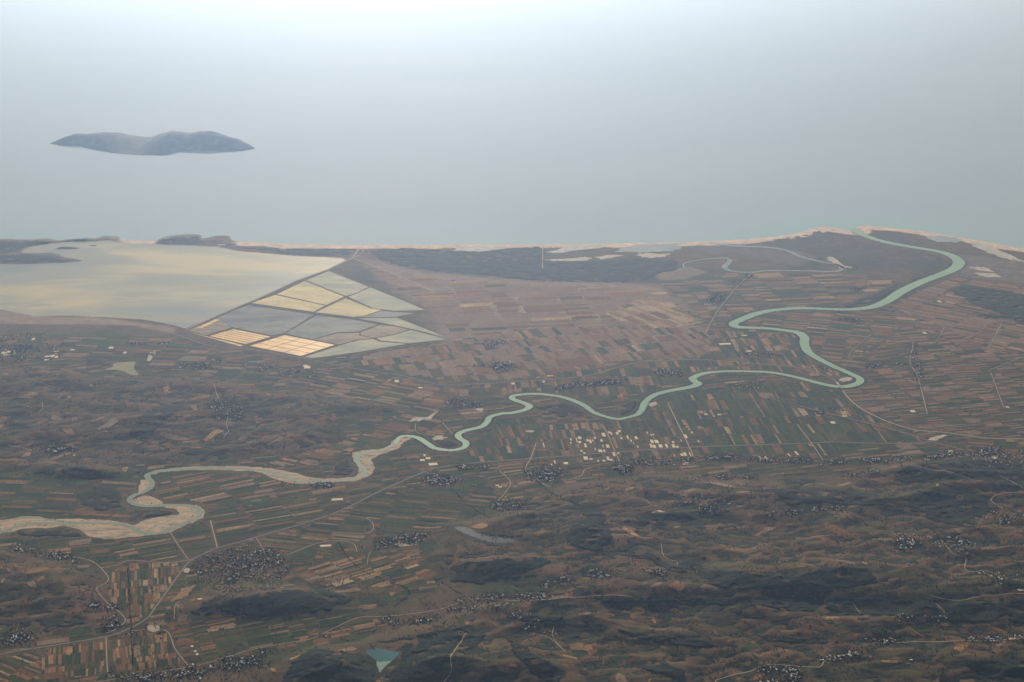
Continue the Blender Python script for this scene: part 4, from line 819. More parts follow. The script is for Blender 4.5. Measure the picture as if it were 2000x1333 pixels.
for k, (sh_, n, w) in enumerate(VILL):
    n = int(n * 1.5)
    if sh_[0] == 'e':
        r = 1.3 * np.sqrt(rng.random(n)) ** 1.5; a = rng.random(n) * 2 * np.pi; u = sh_[1] + sh_[3] * r * np.cos(a); v = sh_[2] + sh_[4] * r * np.sin(a)
    else:
        t = rng.random(n); u = sh_[1] + (sh_[3] - sh_[1]) * t; v = sh_[2] + (sh_[4] - sh_[2]) * t + sh_[5] * np.clip(rng.normal(0, .5, n), -1, 1); u = u + rng.normal(0, 3, n)
    p = pxh(u, v); ok = ~WATERT[ridx(p[:, 0], p[:, 1])] & (fbm(p[:, 0] + 777, p[:, 1], 170, 3) + rng.normal(0, .16, n) > 0.1)
    hx.append(p[ok, 0]); hy.append(p[ok, 1]); hv.append(np.full(ok.sum(), k))
hx = np.concatenate(hx); hy = np.concatenate(hy); hv = np.concatenate(hv); nH = len(hx)
# keep them apart
cellk = (hx / 21).astype(int) * 100003 + (hy / 21).astype(int); _, ui = np.unique(cellk, return_index=True); ui.sort()
hx, hy, hv = hx[ui], hy[ui], hv[ui]; nH = len(hx); hz = H(hx, hy)
hs_ = rng.uniform(0.9, 1.6, nH); ha = rng.choice([0, 90], nH) + np.array([random.Random(int(v)).uniform(-40, 40) for v in hv]) + rng.normal(0, 9, nH); ha = np.radians(ha)
ht = rng.choice(5, nH, p=[0.16, 0.16, 0.40, 0.20, 0.08])
def gable(lx, ly, hw, hr, oh=0.8):
    x, y = lx / 2, ly / 2
    V = [(-x, -y, -3), (x, -y, -3), (x, y, -3), (-x, y, -3), (-x, -y, hw), (x, -y, hw), (x, y, hw), (-x, y, hw), (-x, 0, hw + hr), (x, 0, hw + hr),
         (-x - oh, -y - oh, hw - .25), (x + oh, -y - oh, hw - .25), (x + oh, 0, hw + hr + .3), (-x - oh, 0, hw + hr + .3), (-x - oh, y + oh, hw - .25), (x + oh, y + oh, hw - .25)]
    F = [((0, 1, 5, 4), 0), ((1, 2, 6, 5), 0), ((2, 3, 7, 6), 0), ((3, 0, 4, 7), 0), ((5, 6, 9, 9), 0), ((7, 4, 8, 8), 0), ((10, 11, 12, 13), 1), ((13, 12, 15, 14), 1)]
    return V, F
def block(lx, ly, hw):
    x, y = lx / 2, ly / 2; a = .5; q = min(x, y) * .4
    V = [(-x, -y, -3), (x, -y, -3), (x, y, -3), (-x, y, -3), (-x, -y, hw), (x, -y, hw), (x, y, hw), (-x, y, hw), (-x + a, -y + a, hw), (x - a, -y + a, hw), (x - a, y - a, hw), (-x + a, y - a, hw), (-x + a, -y + a, hw - .8), (x - a, -y + a, hw - .8), (x - a, y - a, hw - .8), (-x + a, y - a, hw - .8)]
    F = [((0, 1, 5, 4), 0), ((1, 2, 6, 5), 0), ((2, 3, 7, 6), 0), ((3, 0, 4, 7), 0)] + [((4 + k, 4 + (k + 1) % 4, 8 + (k + 1) % 4, 8 + k), 0) for k in range(4)] + [((12, 13, 14, 15), 1)]
    n = len(V); z = hw - .8
    V += [(x * .1, y * .1, z), (x * .6, y * .1, z), (x * .6, y * .6, z), (x * .1, y * .6, z), (x * .1, y * .1, z + 2.6), (x * .6, y * .1, z + 2.6), (x * .6, y * .6, z + 2.6), (x * .1, y * .6, z + 2.6)]
    F += [((n, n + 1, n + 5, n + 4), 0), ((n + 1, n + 2, n + 6, n + 5), 0), ((n + 2, n + 3, n + 7, n + 6), 0), ((n + 3, n, n + 4, n + 7), 0), ((n + 4, n + 5, n + 6, n + 7), 1)]
    return V, F
PROTO = [(*gable(13, 9.5, 5.5, 2.8), M_ROOF), (*gable(16, 10, 6.0, 2.6), M_ROOF2), (*block(12, 10, 6.6), M_ROOF2), (*block(15, 11, 9.4), M_ROOF2), (*gable(24, 11, 4.5, 2.2), M_ROOF3)]
KIND = ['red gabled house', 'pale gabled house', 'white flat roofed house', 'tall white flat roofed house', 'long grey roofed barn']
PM = []
for V_, F_, rm_ in PROTO:
    me = bpy.data.meshes.new('house'); me.from_pydata(V_, [], [tuple(dict.fromkeys(f)) for f, _ in F_]); me.polygons.foreach_set('material_index', [m for _, m in F_]); me.materials.append(M_WALL); me.materials.append(rm_); me.update(); PM.append(me)
hu, hvv, hf = to_px(hx, hy, hz)
inview = (hu > 5) & (hu < 1995) & (hvv < 1328)
score = np.where(inview, hs_ / hf * (1 + (ht >= 3) * .3), 0); order = np.argsort(-score); ind = order[:300]; rest = order[300:]
for i in ind:
    o = add('house', PM[ht[i]], '%s %s' % (KIND[ht[i]], VILL[hv[i]][2]), 'house' if ht[i] < 4 else 'barn', '%ss %s' % (KIND[ht[i]], VILL[hv[i]][2]))
    if ht[i] == 4: o.name = 'barn'
    o.location = (hx[i], hy[i], hz[i]); o.rotation_euler = (0, 0, ha[i]); o.scale = (hs_[i],) * 3
VV, FF, MM, off = [], [], [], 0
mats_h = [M_WALL, M_ROOF, M_ROOF2, M_ROOF3]
for t in range(5):
    ids = rest[ht[rest] == t]; V_, F_, rm_ = PROTO[t]; V_ = np.array(V_); c, s = np.cos(ha[ids]), np.sin(ha[ids]); k = hs_[ids]
    X = (V_[None, :, 0] * c[:, None] - V_[None, :, 1] * s[:, None]) * k[:, None] + hx[ids, None]; Y = (V_[None, :, 0] * s[:, None] + V_[None, :, 1] * c[:, None]) * k[:, None] + hy[ids, None]; Zq = V_[None, :, 2] * k[:, None] + hz[ids, None]
    VV.append(np.stack([X, Y, Zq], -1).reshape(-1, 3)); fq = [(f if len(set(f)) == 4 else f) for f, _ in F_]
    tri = []; tm = []
    for (f, m) in F_:
        g = list(dict.fromkeys(f)); tri.append((g[0], g[1], g[2])); tm.append(m and mats_h.index(rm_))
        if len(g) == 4: tri.append((g[0], g[2], g[3])); tm.append(m and mats_h.index(rm_))
    tri = np.array(tri); FF.append((tri[None] + (np.arange(len(ids)) * len(V_))[:, None, None] + off).reshape(-1, 3)); MM.append(np.tile(tm, len(ids))); off += len(V_) * len(ids)
add('distant_houses', mesh_np('distant_houses', np.concatenate(VV), np.concatenate(FF), mats_h, np.concatenate(MM)), 'countless far off village houses scattered over plain and hills', 'houses', None, 'stuff')
for x, y in zip(hx, hy):
    j, i = ridx(x, y); TAKEN[max(0, j - 1):j + 2, max(0, i - 1):i + 2] = True

# ------------------------------------------------------------------ greenhouses and sheds
def greenhouse_parts(nspan):
    """unit footprint: x across spans, y along; arched spans"""
    V, F = [], []; seg = 6
    for s in range(nspan):
        b = len(V)
        for yv in (-.5, .5):
            for k in range(seg + 1):
                t = math.pi * k / seg; V.append(((s + .5 - .5 * math.cos(t)) / nspan - .5, yv, 3.0 + 2.2 * math.sin(t)))
        F += [(b + k, b + k + 1, b + seg + 1 + k + 1, b + seg + 1 + k) for k in range(seg)]
    W_ = [(-.5, -.5, -2), (.5, -.5, -2), (.5, .5, -2), (-.5, .5, -2), (-.5, -.5, 3), (.5, -.5, 3), (.5, .5, 3), (-.5, .5, 3)]
    WF = [(0, 1, 5, 4), (1, 2, 6, 5), (2, 3, 7, 6), (3, 0, 4, 7)]
    r = mesh_np('vaulted_roof', np.array(V), np.array(F), [M_FILM]); w = mesh_np('side_wall', np.array(W_), np.array(WF), [M_FILM_W]); return r, w
GHM = {n: greenhouse_parts(n) for n in (2, 4, 6)}
ghd = px(1347, 875) - px(1304, 786); GA = math.atan2(ghd[1], ghd[0]) - math.pi / 2
GH5 = [(660, 180, 36, 26), (575, 195, 18, 24), (632, 203, 10, 44), (662, 222, 28, 22), (575, 228, 18, 14), (738, 206, 26, 20), (766, 215, 22, 36), (790, 205, 14, 16), (810, 180, 20, 22), (718, 255, 24, 38), (678, 308, 22, 18), (706, 328, 24, 16), (814, 290, 12, 20), (875, 207, 24, 22), (888, 260, 10, 30), (935, 262, 34, 34), (862, 307, 42, 26), (902, 307, 20, 24), (895, 150, 34, 38), (950, 128, 26, 18), (972, 140, 18, 24), (1028, 135, 30, 26), (1048, 116, 34, 18), (1068, 183, 24, 18), (1130, 175, 18, 36), (1162, 208, 16, 22), (1213, 180, 28, 28), (1228, 268, 14, 22), (1320, 130, 14, 18), (1360, 152, 18, 16), (1382, 148, 12, 16), (1368, 216, 30, 36), (1412, 217, 42, 34), (1358, 258, 22, 40), (1390, 264, 32, 32), (1450, 260, 40, 34), (1510, 258, 24, 38), (1574, 222, 24, 20), (1578, 260, 30, 36), (1615, 268, 24, 20), (1652, 208, 10, 22), (1697, 165, 28, 36), (1757, 128, 16, 20), (1732, 97, 18, 8), (1820, 212, 14, 24), (1188, 232, 8, 16), (720, 378, 44, 34), (772, 388, 36, 14), (842, 406, 26, 12), (898, 404, 32, 16), (938, 382, 26, 38), (968, 396, 36, 16), (996, 340, 24, 40), (1040, 331, 22, 12), (526, 428, 46, 24), (310, 250, 12, 50), (418, 415, 16, 34), (388, 443, 14, 18), (1660, 347, 28, 26), (1690, 340, 32, 36), (1742, 345, 12, 50), (1585, 350, 12, 20), (1695, 437, 60, 8), (1700, 423, 60, 5), (1585, 440, 24, 10)]
GHS = [(1000 + a / 5, 820 + b / 5, w / 5, h / 5) for a, b, w, h in GH5]
GHX = [(1627, 826, 9, 5), (1416, 672.5, 23, 3.4), (1463, 686.5, 10, 3), (1454, 656, 11, 2), (1835, 589.5, 6, 4), (1806, 651, 6, 4), (659, 976.5, 22, 4.5), (825, 899.5, 9, 4.5), (836, 896, 9, 5), (846, 907.5, 17, 6), (829, 890, 4, 5), (636, 1067, 21, 4.5), (217, 680, 9, 4), (244, 689.5, 6, 4), (102, 696, 8, 5), (110, 698, 6, 4), (92, 697, 9, 3), (91, 703.5, 9, 3), (8, 690, 10, 5), (16, 688, 9, 4), (12, 694, 10, 3), (141, 684, 8, 2.5), (110, 687, 9, 2.5), (65, 663, 6, 4), (600, 718, 12, 6), (596, 715, 8, 3), (775, 745, 8, 5), (821, 758, 9, 3), (1002, 750, 7, 4), (1062, 746, 5, 4), (1074, 735, 12, 2), (1556, 886, 4, 9), (1541, 889, 3, 6), (1485, 895, 3, 8), (1497, 896, 4, 8), (1379, 1240 / 4 + 720 - 220, 6, 3), (375, 1263, 5, 4), (381, 1273, 5, 3.5), (385, 1279, 5, 4), (971, 949, 7, 3), (977, 952, 7, 3), (390, 1171, 9, 3), (108, 882, 9, 2.5), (145, 890, 4, 2.5), (1777, 828, 0, 0), (1783, 804, 9, 5), (1968, 796, 6, 3), (1650, 813.5, 10, 2.5), (1943, 895, 8, 4), (1857, 882, 8, 3), (1405, 810.5, 7, 2.5), (1975, 1248, 8, 3), (1780, 1290, 6, 3), (1993, 1153, 12, 4), (905, 1008 - 116, 0, 0)]
def place_gh(u, v, w, h, ang, label, group, cat='greenhouse'):
    if w <= 0: return
    p = pxh(u, v); u0, v0, f = to_px(p[0], p[1], float(H(p[0], p[1]))); mpp = f / FPX; dep = math.asin((ALT) / math.hypot(math.hypot(p[0], p[1]), ALT))
    if ang is None: wx, wy, a = w * mpp, h * mpp / math.sin(dep) * .8, math.radians(8)
    else: wx, wy, a = w * mpp * .9, h * mpp / math.sin(dep) * .92, ang
    n = 2 if wx < 40 else 4 if wx < 90 else 6
    g = bpy.data.objects.new('greenhouse', None); COL.objects.link(g); tag(g, label, cat, group); g.location = (p[0], p[1], float(H(p[0], p[1]))); g.rotation_euler = (0, 0, a)
    for nm, me in zip(('vaulted_roof', 'side_wall'), GHM[n]):
        o = add(nm, me, parent=g); o.scale = (wx, wy, 1.15)
    stamp(np.array([p, p + 1]), max(wx, wy) / 2)
for u, v, w, h in GHS:
    hwv = np.interp(u, [1000, 1200, 1350, 1500], [899, 884, 874, 869])
    side = ('north of highway, ' if v < hwv else 'between highway and long village, ' if v < 902 else 'above the long village, ')
    where = ('by the far village lane' if u < 1100 else 'toward the far village lane' if u < 1178 else 'close beside the middle lane' if u < 1222 else 'midway between both lanes' if u < 1262 else 'block before straight pale lane' if u < 1332 else 'beyond the straight pale lane')
    ar = w / h; shp = ('long narrow' if ar < 0.55 else 'flat wide' if ar > 2 else 'squarish'); sz = 'large' if w * h > 34 else 'small' if w * h < 14 else 'mid sized'
    lab = 'cream %s %s greenhouse %s%s' % (sz, shp, side, where)
    place_gh(u, v, w, h, GA, lab, lab)
GHXL = ['cream square greenhouse alone in the strip fields below the diagonal road', 'long bright greenhouse inside the river loops, biggest of three', 'short bright greenhouse inside the river loops, nearer the river', 'thin bright greenhouse inside the river loops, beside the far road',
        'bright shed standing alone between river and dark angular wood', 'bright shed standing alone before the village road on the plain past the bridge', 'single long cream greenhouse in green strips by the gravel braid', 'cream greenhouse in the river and highway cluster, riverward one', 'cream greenhouse in the river and highway cluster, upper highway one', 'longest cream greenhouse of the cluster touching the highway', 'tiny cream greenhouse of the cluster between river and highway',
        'single white greenhouse beside the middle field lane', 'white greenhouse alone above the milky pond', 'white shed just above the milky pond'] + ['white film greenhouse in the cluster before the lagoon slope village'] * 4 + ['white film greenhouse among the houses at the lagoon slope'] * 3 + ['thin white greenhouse beside the lagoon slope cluster', 'thin white greenhouse above the lagoon slope cluster', 'small white shed between lagoon road and slope village',
        'cream shed roof below the near tip of the salt works', 'narrow cream shed roof beside the bigger one below the salt works', 'bright shed roof by the long road past the salt works', 'white shed roof in the field under the salt works road', 'white shed at the bend of the new road', 'small bright shed in the row of sheds above the river', 'thin bright shed on the new road embankment', 'long white greenhouse in the roadside row under green strips', 'short white greenhouse in the roadside row under green strips',
        'narrow white greenhouse at the end of the long village', 'second narrow white greenhouse at the end of the long village', 'small white shed on the slope behind the straight pale lane', 'topmost small white shed of three in the valley fields', 'middle small white shed of three in the valley fields', 'lowest small white shed of three in the valley fields', 'white shed beside the field lane to the small village', 'second white shed beside the field lane to the small village', 'white barn on the slope over the isolated ridge',
        'long white roof in the village at the scrub hill foot', 'small white roof below the scrub hill foot village', '', 'cream yard shed beside the village road end', 'white shed at the end of the lane on the brown plain past the bridge', 'thin pale shed near the motorway curve', 'big white roof in the town beyond the junction', 'white roof above the town at the junction', 'white shed roof in the small hamlet above the greenhouses', 'white roof beside the straight scarp foot road', 'white roof on the slope under the scarp foot road', 'large white roof at the far end of the scarp track', '']
for (u, v, w, h), lab in zip(GHX, GHXL):
    if w > 0: place_gh(u, v, w, h, None, lab, lab, 'greenhouse' if 'greenhouse' in lab else 'shed')

# ------------------------------------------------------------------ fields
class R_: pass
FREG = [  # outline px, direction px pair, band length, strip widths, weights over the ten field kinds
    ([(215, 1115), (258, 1100), (372, 1096), (350, 1120), (300, 1190), (255, 1225), (238, 1195), (205, 1160), (220, 1135)], ((256, 1110), (257, 1228)), (150, 330), (14, 40), (4, 4, 4, 5, 4, 4, 1, 2, 0, 2)),
    ([(80, 1268), (205, 1248), (260, 1232), (330, 1236), (350, 1275), (365, 1300), (220, 1318), (80, 1330)], ((210, 1250), (211, 1310)), (120, 260), (14, 38), (4, 4, 4, 5, 3, 3, 1, 1, 0, 2)),
    ([(-200, 1310), (0, 1283), (85, 1270), (100, 1330), (110, 1345), (-200, 1345)], ((0, 1290), (100, 1328)), (160, 320), (18, 40), (3, 4, 4, 4, 4, 4, 1, 1, 0, 3)),
    ([(330, 1040), (405, 1012), (430, 980), (540, 950), (650, 950), (740, 940), (860, 900), (860, 915), (760, 955), (650, 1005), (500, 1050), (425, 1075), (370, 1095), (260, 1096), (230, 1085), (200, 1070), (260, 1052)], ((500, 1010), (650, 985)), (260, 560), (22, 60), (6, 7, 7, 4, 1.0, 1.0, .3, 2, 2, 2)),
    ([(425, 1078), (500, 1055), (650, 1010), (760, 960), (850, 950), (960, 950), (985, 990), (890, 1025), (830, 1045), (720, 1045), (700, 1060), (600, 1105), (520, 1080), (440, 1082)], ((600, 1030), (760, 1045)), (260, 520), (20, 55), (6, 7, 7, 4, 1.2, 1.0, .2, 2, 2, 2)),
    ([(-200, 925), (50, 932), (150, 940), (240, 940), (285, 940), (245, 985), (260, 1015), (100, 1012), (-200, 1010)], ((0, 965), (150, 972)), (300, 600), (30, 90), (6, 6, 7, 5, 1, 1, .1, 2, 2, 2)),
    ([(300, 935), (400, 922), (500, 925), (600, 950), (560, 960), (430, 985), (400, 990), (330, 982), (300, 965)], ((330, 975), (480, 945)), (260, 500), (22, 60), (4, 6, 5, 4, 2, 1, .3, 2, 1, 1)),
    ([(1020, 860), (1060, 830), (1180, 825), (1260, 800), (1310, 775), (1370, 760), (1560, 745), (1640, 765), (1700, 812), (1820, 862), (1700, 868), (1600, 895), (1430, 890), (1220, 903), (1040, 905)], ((1304, 786), (1347, 875)), (260, 520), (22, 70), (8, 9, 6, 3, .7, .6, .1, 2, 5, 1)),
    ([(1640, 765), (1680, 745), (1700, 690), (1760, 640), (1850, 640), (1930, 690), (2150, 690), (2150, 860), (1930, 852), (1780, 835), (1700, 805)], ((1830, 752), (1960, 742)), (200, 420), (18, 60), (2, 3, 5, 7, .4, .7, .05, 8, 2, 2)),
    ([(1890, 858), (2150, 866), (2150, 890), (1890, 880)], ((1900, 860), (2000, 866)), (240, 420), (26, 60), (2, 3, 3, 7, 2, 2, .3, 4, 1, 1)),
    ([(1450, 605), (1600, 606), (1720, 600), (1850, 640), (1760, 640), (1690, 690), (1690, 740), (1600, 700), (1580, 660), (1530, 640), (1460, 636)], ((1600, 640), (1720, 650)), (260, 520), (30, 80), (2.5, 4, 3, 5, 1.5, 2, .3, 4, 2, 1)),
    ([(1400, 645), (1560, 655), (1570, 690), (1660, 735), (1560, 735), (1400, 722), (1340, 740), (1250, 770), (1150, 790), (1090, 768), (900, 775), (870, 760), (1000, 742), (1200, 715), (1380, 695)], ((1430, 640), (1470, 700)), (280, 560), (26, 80), (4, 6, 4, 4, 1.5, 1.5, .3, 3, 3, 1)),
    ([(720, 690), (880, 668), (1050, 640), (1380, 640), (1400, 700), (1220, 710), (1080, 738), (900, 748), (800, 732), (700, 712)], ((1000, 660), (1050, 715)), (300, 620), (34, 110), (.4, .9, 3, 6, .5, 1.0, .2, 11, .4, .4)),
    ([(700, 515), (850, 545), (1000, 556), (1200, 562), (1300, 570), (1380, 645), (1050, 645), (890, 660), (840, 610)], ((900, 600), (1130, 590)), (420, 900), (60, 170), (0, .2, 1, 3, 1.0, .8, .3, 12, 0, 0)),
    ([(1180, 612), (1250, 585), (1310, 592), (1370, 632), (1300, 645), (1210, 625)], ((1200, 620), (1260, 645)), (300, 600), (60, 150), (0, 0, 1, 2, 5, 1, 5, 3, 0, 0)),
    ([(1290, 555), (1420, 535), (1640, 535), (1750, 545), (1700, 590), (1550, 600), (1440, 625), (1390, 640), (1350, 600)], ((1450, 590), (1600, 585)), (320, 640), (36, 100), (2, 4, 4, 5, 1.5, 2, .3, 4, 2, 1)),
    ([(1870, 540), (1960, 550), (2150, 590), (2150, 700), (1930, 690), (1850, 640), (1740, 600), (1790, 570)], ((1850, 620), (1960, 640)), (300, 560), (26, 80), (.6, 1.2, 2, 6, 1, 1.5, .2, 9, .3, .6)),
    ([(620, 720), (720, 730), (850, 755), (900, 780), (860, 800), (870, 850), (800, 848), (720, 870), (690, 880), (600, 910), (500, 910), (620, 878), (720, 845), (780, 805), (640, 770), (560, 750)], ((640, 750), (760, 770)), (240, 480), (28, 80), (3, 4, 4, 5, 2, 2, .4, 3, 1, 1)),
    ([(900, 880), (960, 840), (1030, 812), (1060, 830), (1030, 905), (910, 905), (860, 895)], ((1000, 830), (1030, 890)), (260, 500), (26, 70), (5, 7, 5, 4, 1.2, 1, .3, 2, 3, 1)),
    ([(330, 1232), (380, 1215), (500, 1212), (640, 1208), (720, 1200), (780, 1205), (700, 1255), (610, 1262), (500, 1272), (400, 1292), (365, 1298)], ((500, 1250), (640, 1225)), (150, 320), (16, 42), (4, 6, 6, 4, 1.5, 2, .3, 1, 0, 1)),
    ([(520, 1112), (600, 1108), (700, 1062), (800, 1085), (860, 1120), (800, 1150), (650, 1150), (560, 1140)], ((600, 1120), (700, 1090)), (180, 360), (22, 60), (2, 4, 5, 5, 3, 2.5, .5, 1, 0, 1)),
    ([(860, 950), (1020, 915), (1060, 950), (1000, 985), (960, 990), (930, 1005), (900, 1010)], ((880, 980), (1000, 960)), (240, 440), (24, 60), (3, 4, 5, 5, 2, 2, .3, 2, 1, 1)),
    ([(1690, 1235), (1760, 1222), (1830, 1228), (1890, 1240), (1830, 1252), (1740, 1250)], ((1740, 1228), (1790, 1252)), (160, 320), (20, 50), (5, 6, 4, 3, 1, 1, 0, 1, 1, 2)),
    ([(20, 652), (340, 660), (440, 700), (560, 720), (620, 740), (500, 745), (330, 725), (180, 700), (0, 700)], ((150, 680), (300, 685)), (240, 480), (30, 90), (6, 5, 6, 4, .4, .5, .1, 3, 4, 2)),
    ([(1420, 1262), (1500, 1262), (1500, 1290), (1440, 1310), (1390, 1318)], ((1440, 1265), (1480, 1300)), (120, 240), (24, 50), (3, 4, 4, 5, 3, 3, 0, 1, 0, 1)),
    ([(-150, 645), (350, 660), (600, 705), (860, 670), (1000, 645), (1400, 600), (1700, 545), (2150, 600), (2150, 905), (1900, 885), (1600, 930), (1250, 925), (1040, 955), (880, 1030), (830, 1100), (860, 1150), (700, 1200), (600, 1260), (400, 1295), (220, 1325), (-150, 1345)], ((600, 900), (800, 880)), (150, 380), (20, 64), (6, 6, 8, 5, .5, .6, .05, 3, 3, 2.5)),
]
FTAK = np.zeros_like(TAKEN)
FREG.insert(13, FREG.pop(14))
strips = []
for poly, (da, db), (l0, l1), (w0, w1), wts in FREG:
    P = pxl(poly); a, b = px(*da), px(*db); d = (b - a) / np.hypot(*(b - a)); n = np.array([-d[1], d[0]]); wts = np.array(wts, float); wts /= wts.sum()
    INREG = np.zeros_like(TAKEN); J0, I0 = ridx(P[:, 0].min(), P[:, 1].min()); J1, I1 = ridx(P[:, 0].max(), P[:, 1].max())
    INREG[J0:J1 + 1, I0:I1 + 1] = sdf(P, RXX[J0:J1 + 1, I0:I1 + 1], RYY[J0:J1 + 1, I0:I1 + 1]) > 0
    FREE = INREG & ~TAKEN & ~FTAK
    if poly is FREG[-1][0]: FREE &= ~HILLY
    n_before = len(strips); S = P @ d; T = P @ n; s0 = S.min(); mainc = rng.choice(10, p=wts)
    while s0 < S.max():
        L = rng.uniform(l0, l1); t0 = T.min() + rng.uniform(-w1, 0)
        while t0 < T.max():
            if rng.random() < 0.25: mainc = rng.choice(10, p=wts)
            w = rng.uniform(w0, w1) * (1.9 if rng.random() < .12 else 1); k = mainc if rng.random() < .28 else rng.choice(10, p=wts)
            sa = s0 + rng.normal(0, L * .05); Lq = L * (rng.uniform(.8, 1.0) if rng.random() < .5 else 1.0); ns = max(3, int(Lq / 30)); ss = sa + np.linspace(0, Lq - 5, ns + 1); tm = t0 + w / 2
            cx = ss * d[0] + tm * n[0]; cyy = ss * d[1] + tm * n[1]
            if FREE[ridx(cx, cyy)].any(): strips.append((ss, t0, t0 + w - rng.uniform(2.0, 5.0), d, n, k, cx, cyy, len(strips)))
            t0 += w
        s0 += L
    # clip to the region and to free ground
    for q in range(n_before, len(strips)):
        st = strips[q]
        if len(st) == 9:
            strips[q] = st[:8]
            m = FREE[ridx(st[6], st[7])]
            e1 = st[1] + 4; e2 = st[2] - 4
            m &= ~taken(st[0] * d[0] + e1 * n[0], st[0] * d[1] + e1 * n[1]) & ~taken(st[0] * d[0] + e2 * n[0], st[0] * d[1] + e2 * n[1])
            best = (0, 0); run = 0
            for i_, v in enumerate(m):
                run = run + 1 if v else 0
                if run > best[0]: best = (run, i_)
            strips[q] = None if best[0] < 3 else (st[0][best[1] - best[0] + 1:best[1] + 1], *st[1:6])
    strips = [s for s in strips if s is not None]
    for s in strips[n_before:]:
        g = np.concatenate([s[0][:, None] * d + t * n for t in np.arange(s[1] - 8, s[2] + 8, 9)]); FTAK[ridx(g[:, 0], g[:, 1])] = True
items = []
n = 12000; hp = pxh(rng.uniform(-60, 2060, n), rng.uniform(700, 1345, n)); kk = 0
okh = HILLY[ridx(hp[:, 0], hp[:, 1])] & ~taken(hp[:, 0], hp[:, 1]) & ~FTAK[ridx(hp[:, 0], hp[:, 1])] & (fbm(hp[:, 0], hp[:, 1], 900, 3) > -0.12)
HT = np.zeros_like(TAKEN); HILLP = np.array([1, 2, 7, 6, 1.3, .7, .1, 4, .5, 2.5])
for x, y in hp[okh]:
    R = 22 + 95 * rng.random() ** 1.8; asp = rng.uniform(1.2, 2.6); e = 1e2
    gxn = float(H(x + e, y) - H(x - e, y)); gyn = float(H(x, y + e) - H(x, y - e)); a0 = math.atan2(gyn, gxn) + math.pi / 2 + rng.normal(0, .3) if abs(gxn) + abs(gyn) > 2 else rng.uniform(0, 3.1)
    nn_ = 18; t = np.linspace(0, 2 * np.pi, nn_, endpoint=False); sq = (np.abs(np.cos(t)) ** 5 + np.abs(np.sin(t)) ** 5) ** (-1 / 5.)
    rr = R * sq * (1 + .16 * np.sin(2 * t + rng.uniform(0, 6)) + .12 * np.sin(3 * t + rng.uniform(0, 6)) + rng.normal(0, .04, nn_))
    lx = rr * np.cos(t) * asp; ly = rr * np.sin(t) / asp ** .5
    ox = lx * math.cos(a0) - ly * math.sin(a0); oy = lx * math.sin(a0) + ly * math.cos(a0)
    gg = np.concatenate([np.c_[x + ox * q, y + oy * q] for q in (0.1, .35, .6, .8, 1.0, 1.08)]); J = ridx(gg[:, 0], gg[:, 1])
    if HT[J].any() or taken(gg[:, 0], gg[:, 1]).mean() > .15 or FTAK[J].any(): continue
    g2 = np.concatenate([np.c_[x + ox * q, y + oy * q] for q in np.linspace(.05, 1.05, 12)]); HT[ridx(g2[:, 0], g2[:, 1])] = True
    V_ = [(x, y, float(H(x, y)) + 2.2)]
    for q in (.33, .66, 1.0):
        V_ += list(zip(x + ox * q, y + oy * q, H(x + ox * q, y + oy * q) + 2.2))
    V_ = np.array(V_); F_ = [(0, 1 + k, 1 + (k + 1) % nn_, 1 + (k + 1) % nn_) for k in range(0)]
    F_ = [(1 + r_ * nn_ + k, 1 + (r_ + 1) * nn_ + k, 1 + (r_ + 1) * nn_ + (k + 1) % nn_, 1 + r_ * nn_ + (k + 1) % nn_) for r_ in range(2) for k in range(nn_)]
    F_ += [(0, 1 + 2 * k, 1 + 2 * k + 1, 1 + (2 * k + 2) % nn_) for k in range(nn_ // 2)]
    u, v, f = to_px(x, y, 3.0); kk += 1
    items.append((R * R * 3 / f ** 3 if (20 < u < 1980 and v < 1315) else 0, V_, np.array(F_), rng.choice(10, p=HILLP / HILLP.sum())))
print('hill fields', kk)
for ss, ta, tb, d, n, k in strips:
    mid = ss.mean() * d + (ta + tb) / 2 * n
    hilly = HILLY[ridx(mid[0], mid[1])] or H(mid[0], mid[1]) > 3.4
    s2 = ss if hilly else ss[[0, -1]]
    sk = rng.normal(0, .06) * (s2 - s2.mean()); sh_ = rng.normal(0, .12) * (tb - ta)
    A = s2[:, None] * d + (ta + sk * .35)[:, None] * n; B = (s2 + sh_)[:, None] * d + (tb + sk * .35)[:, None] * n
    za = H(A[:, 0], A[:, 1]) + 1.6; zb = H(B[:, 0], B[:, 1]) + 1.6
    dzz = rng.uniform(0, .5); V_ = np.concatenate([np.c_[A, za + dzz], np.c_[B, zb + dzz]]); m = len(s2); i_ = np.arange(m - 1); F_ = np.stack([i_, i_ + 1, i_ + m + 1, i_ + m], -1)
    u, v, f = to_px(mid[0], mid[1], 3.0); area = (ss[-1] - ss[0]) * (tb - ta) / f ** 3 if (10 < u < 1990 and v < 1325) else 0
    items.append((area, V_, F_, k))
items.sort(key=lambda q: -q[0])
for area, V_, F_, k in items[:300]:
    c = V_.mean(0); o = add('field', mesh_np('field', V_ - c, F_[:, ::1], [M_FIELD[k]]), parent=GROUND); o.location = c
VV, FF, MM, off = [], [], [], 0
for area, V_, F_, k in items[300:]: VV.append(V_); FF.append(F_ + off); MM.append(np.full(len(F_), k)); off += len(V_)
add('distant_fields', mesh_np('distant_fields', np.concatenate(VV), np.concatenate(FF), M_FIELD, np.concatenate(MM)), 'patchwork of narrow strip fields over the plain', None, None, 'stuff', GROUND)
print('fields', len(items), 'houses', nH)

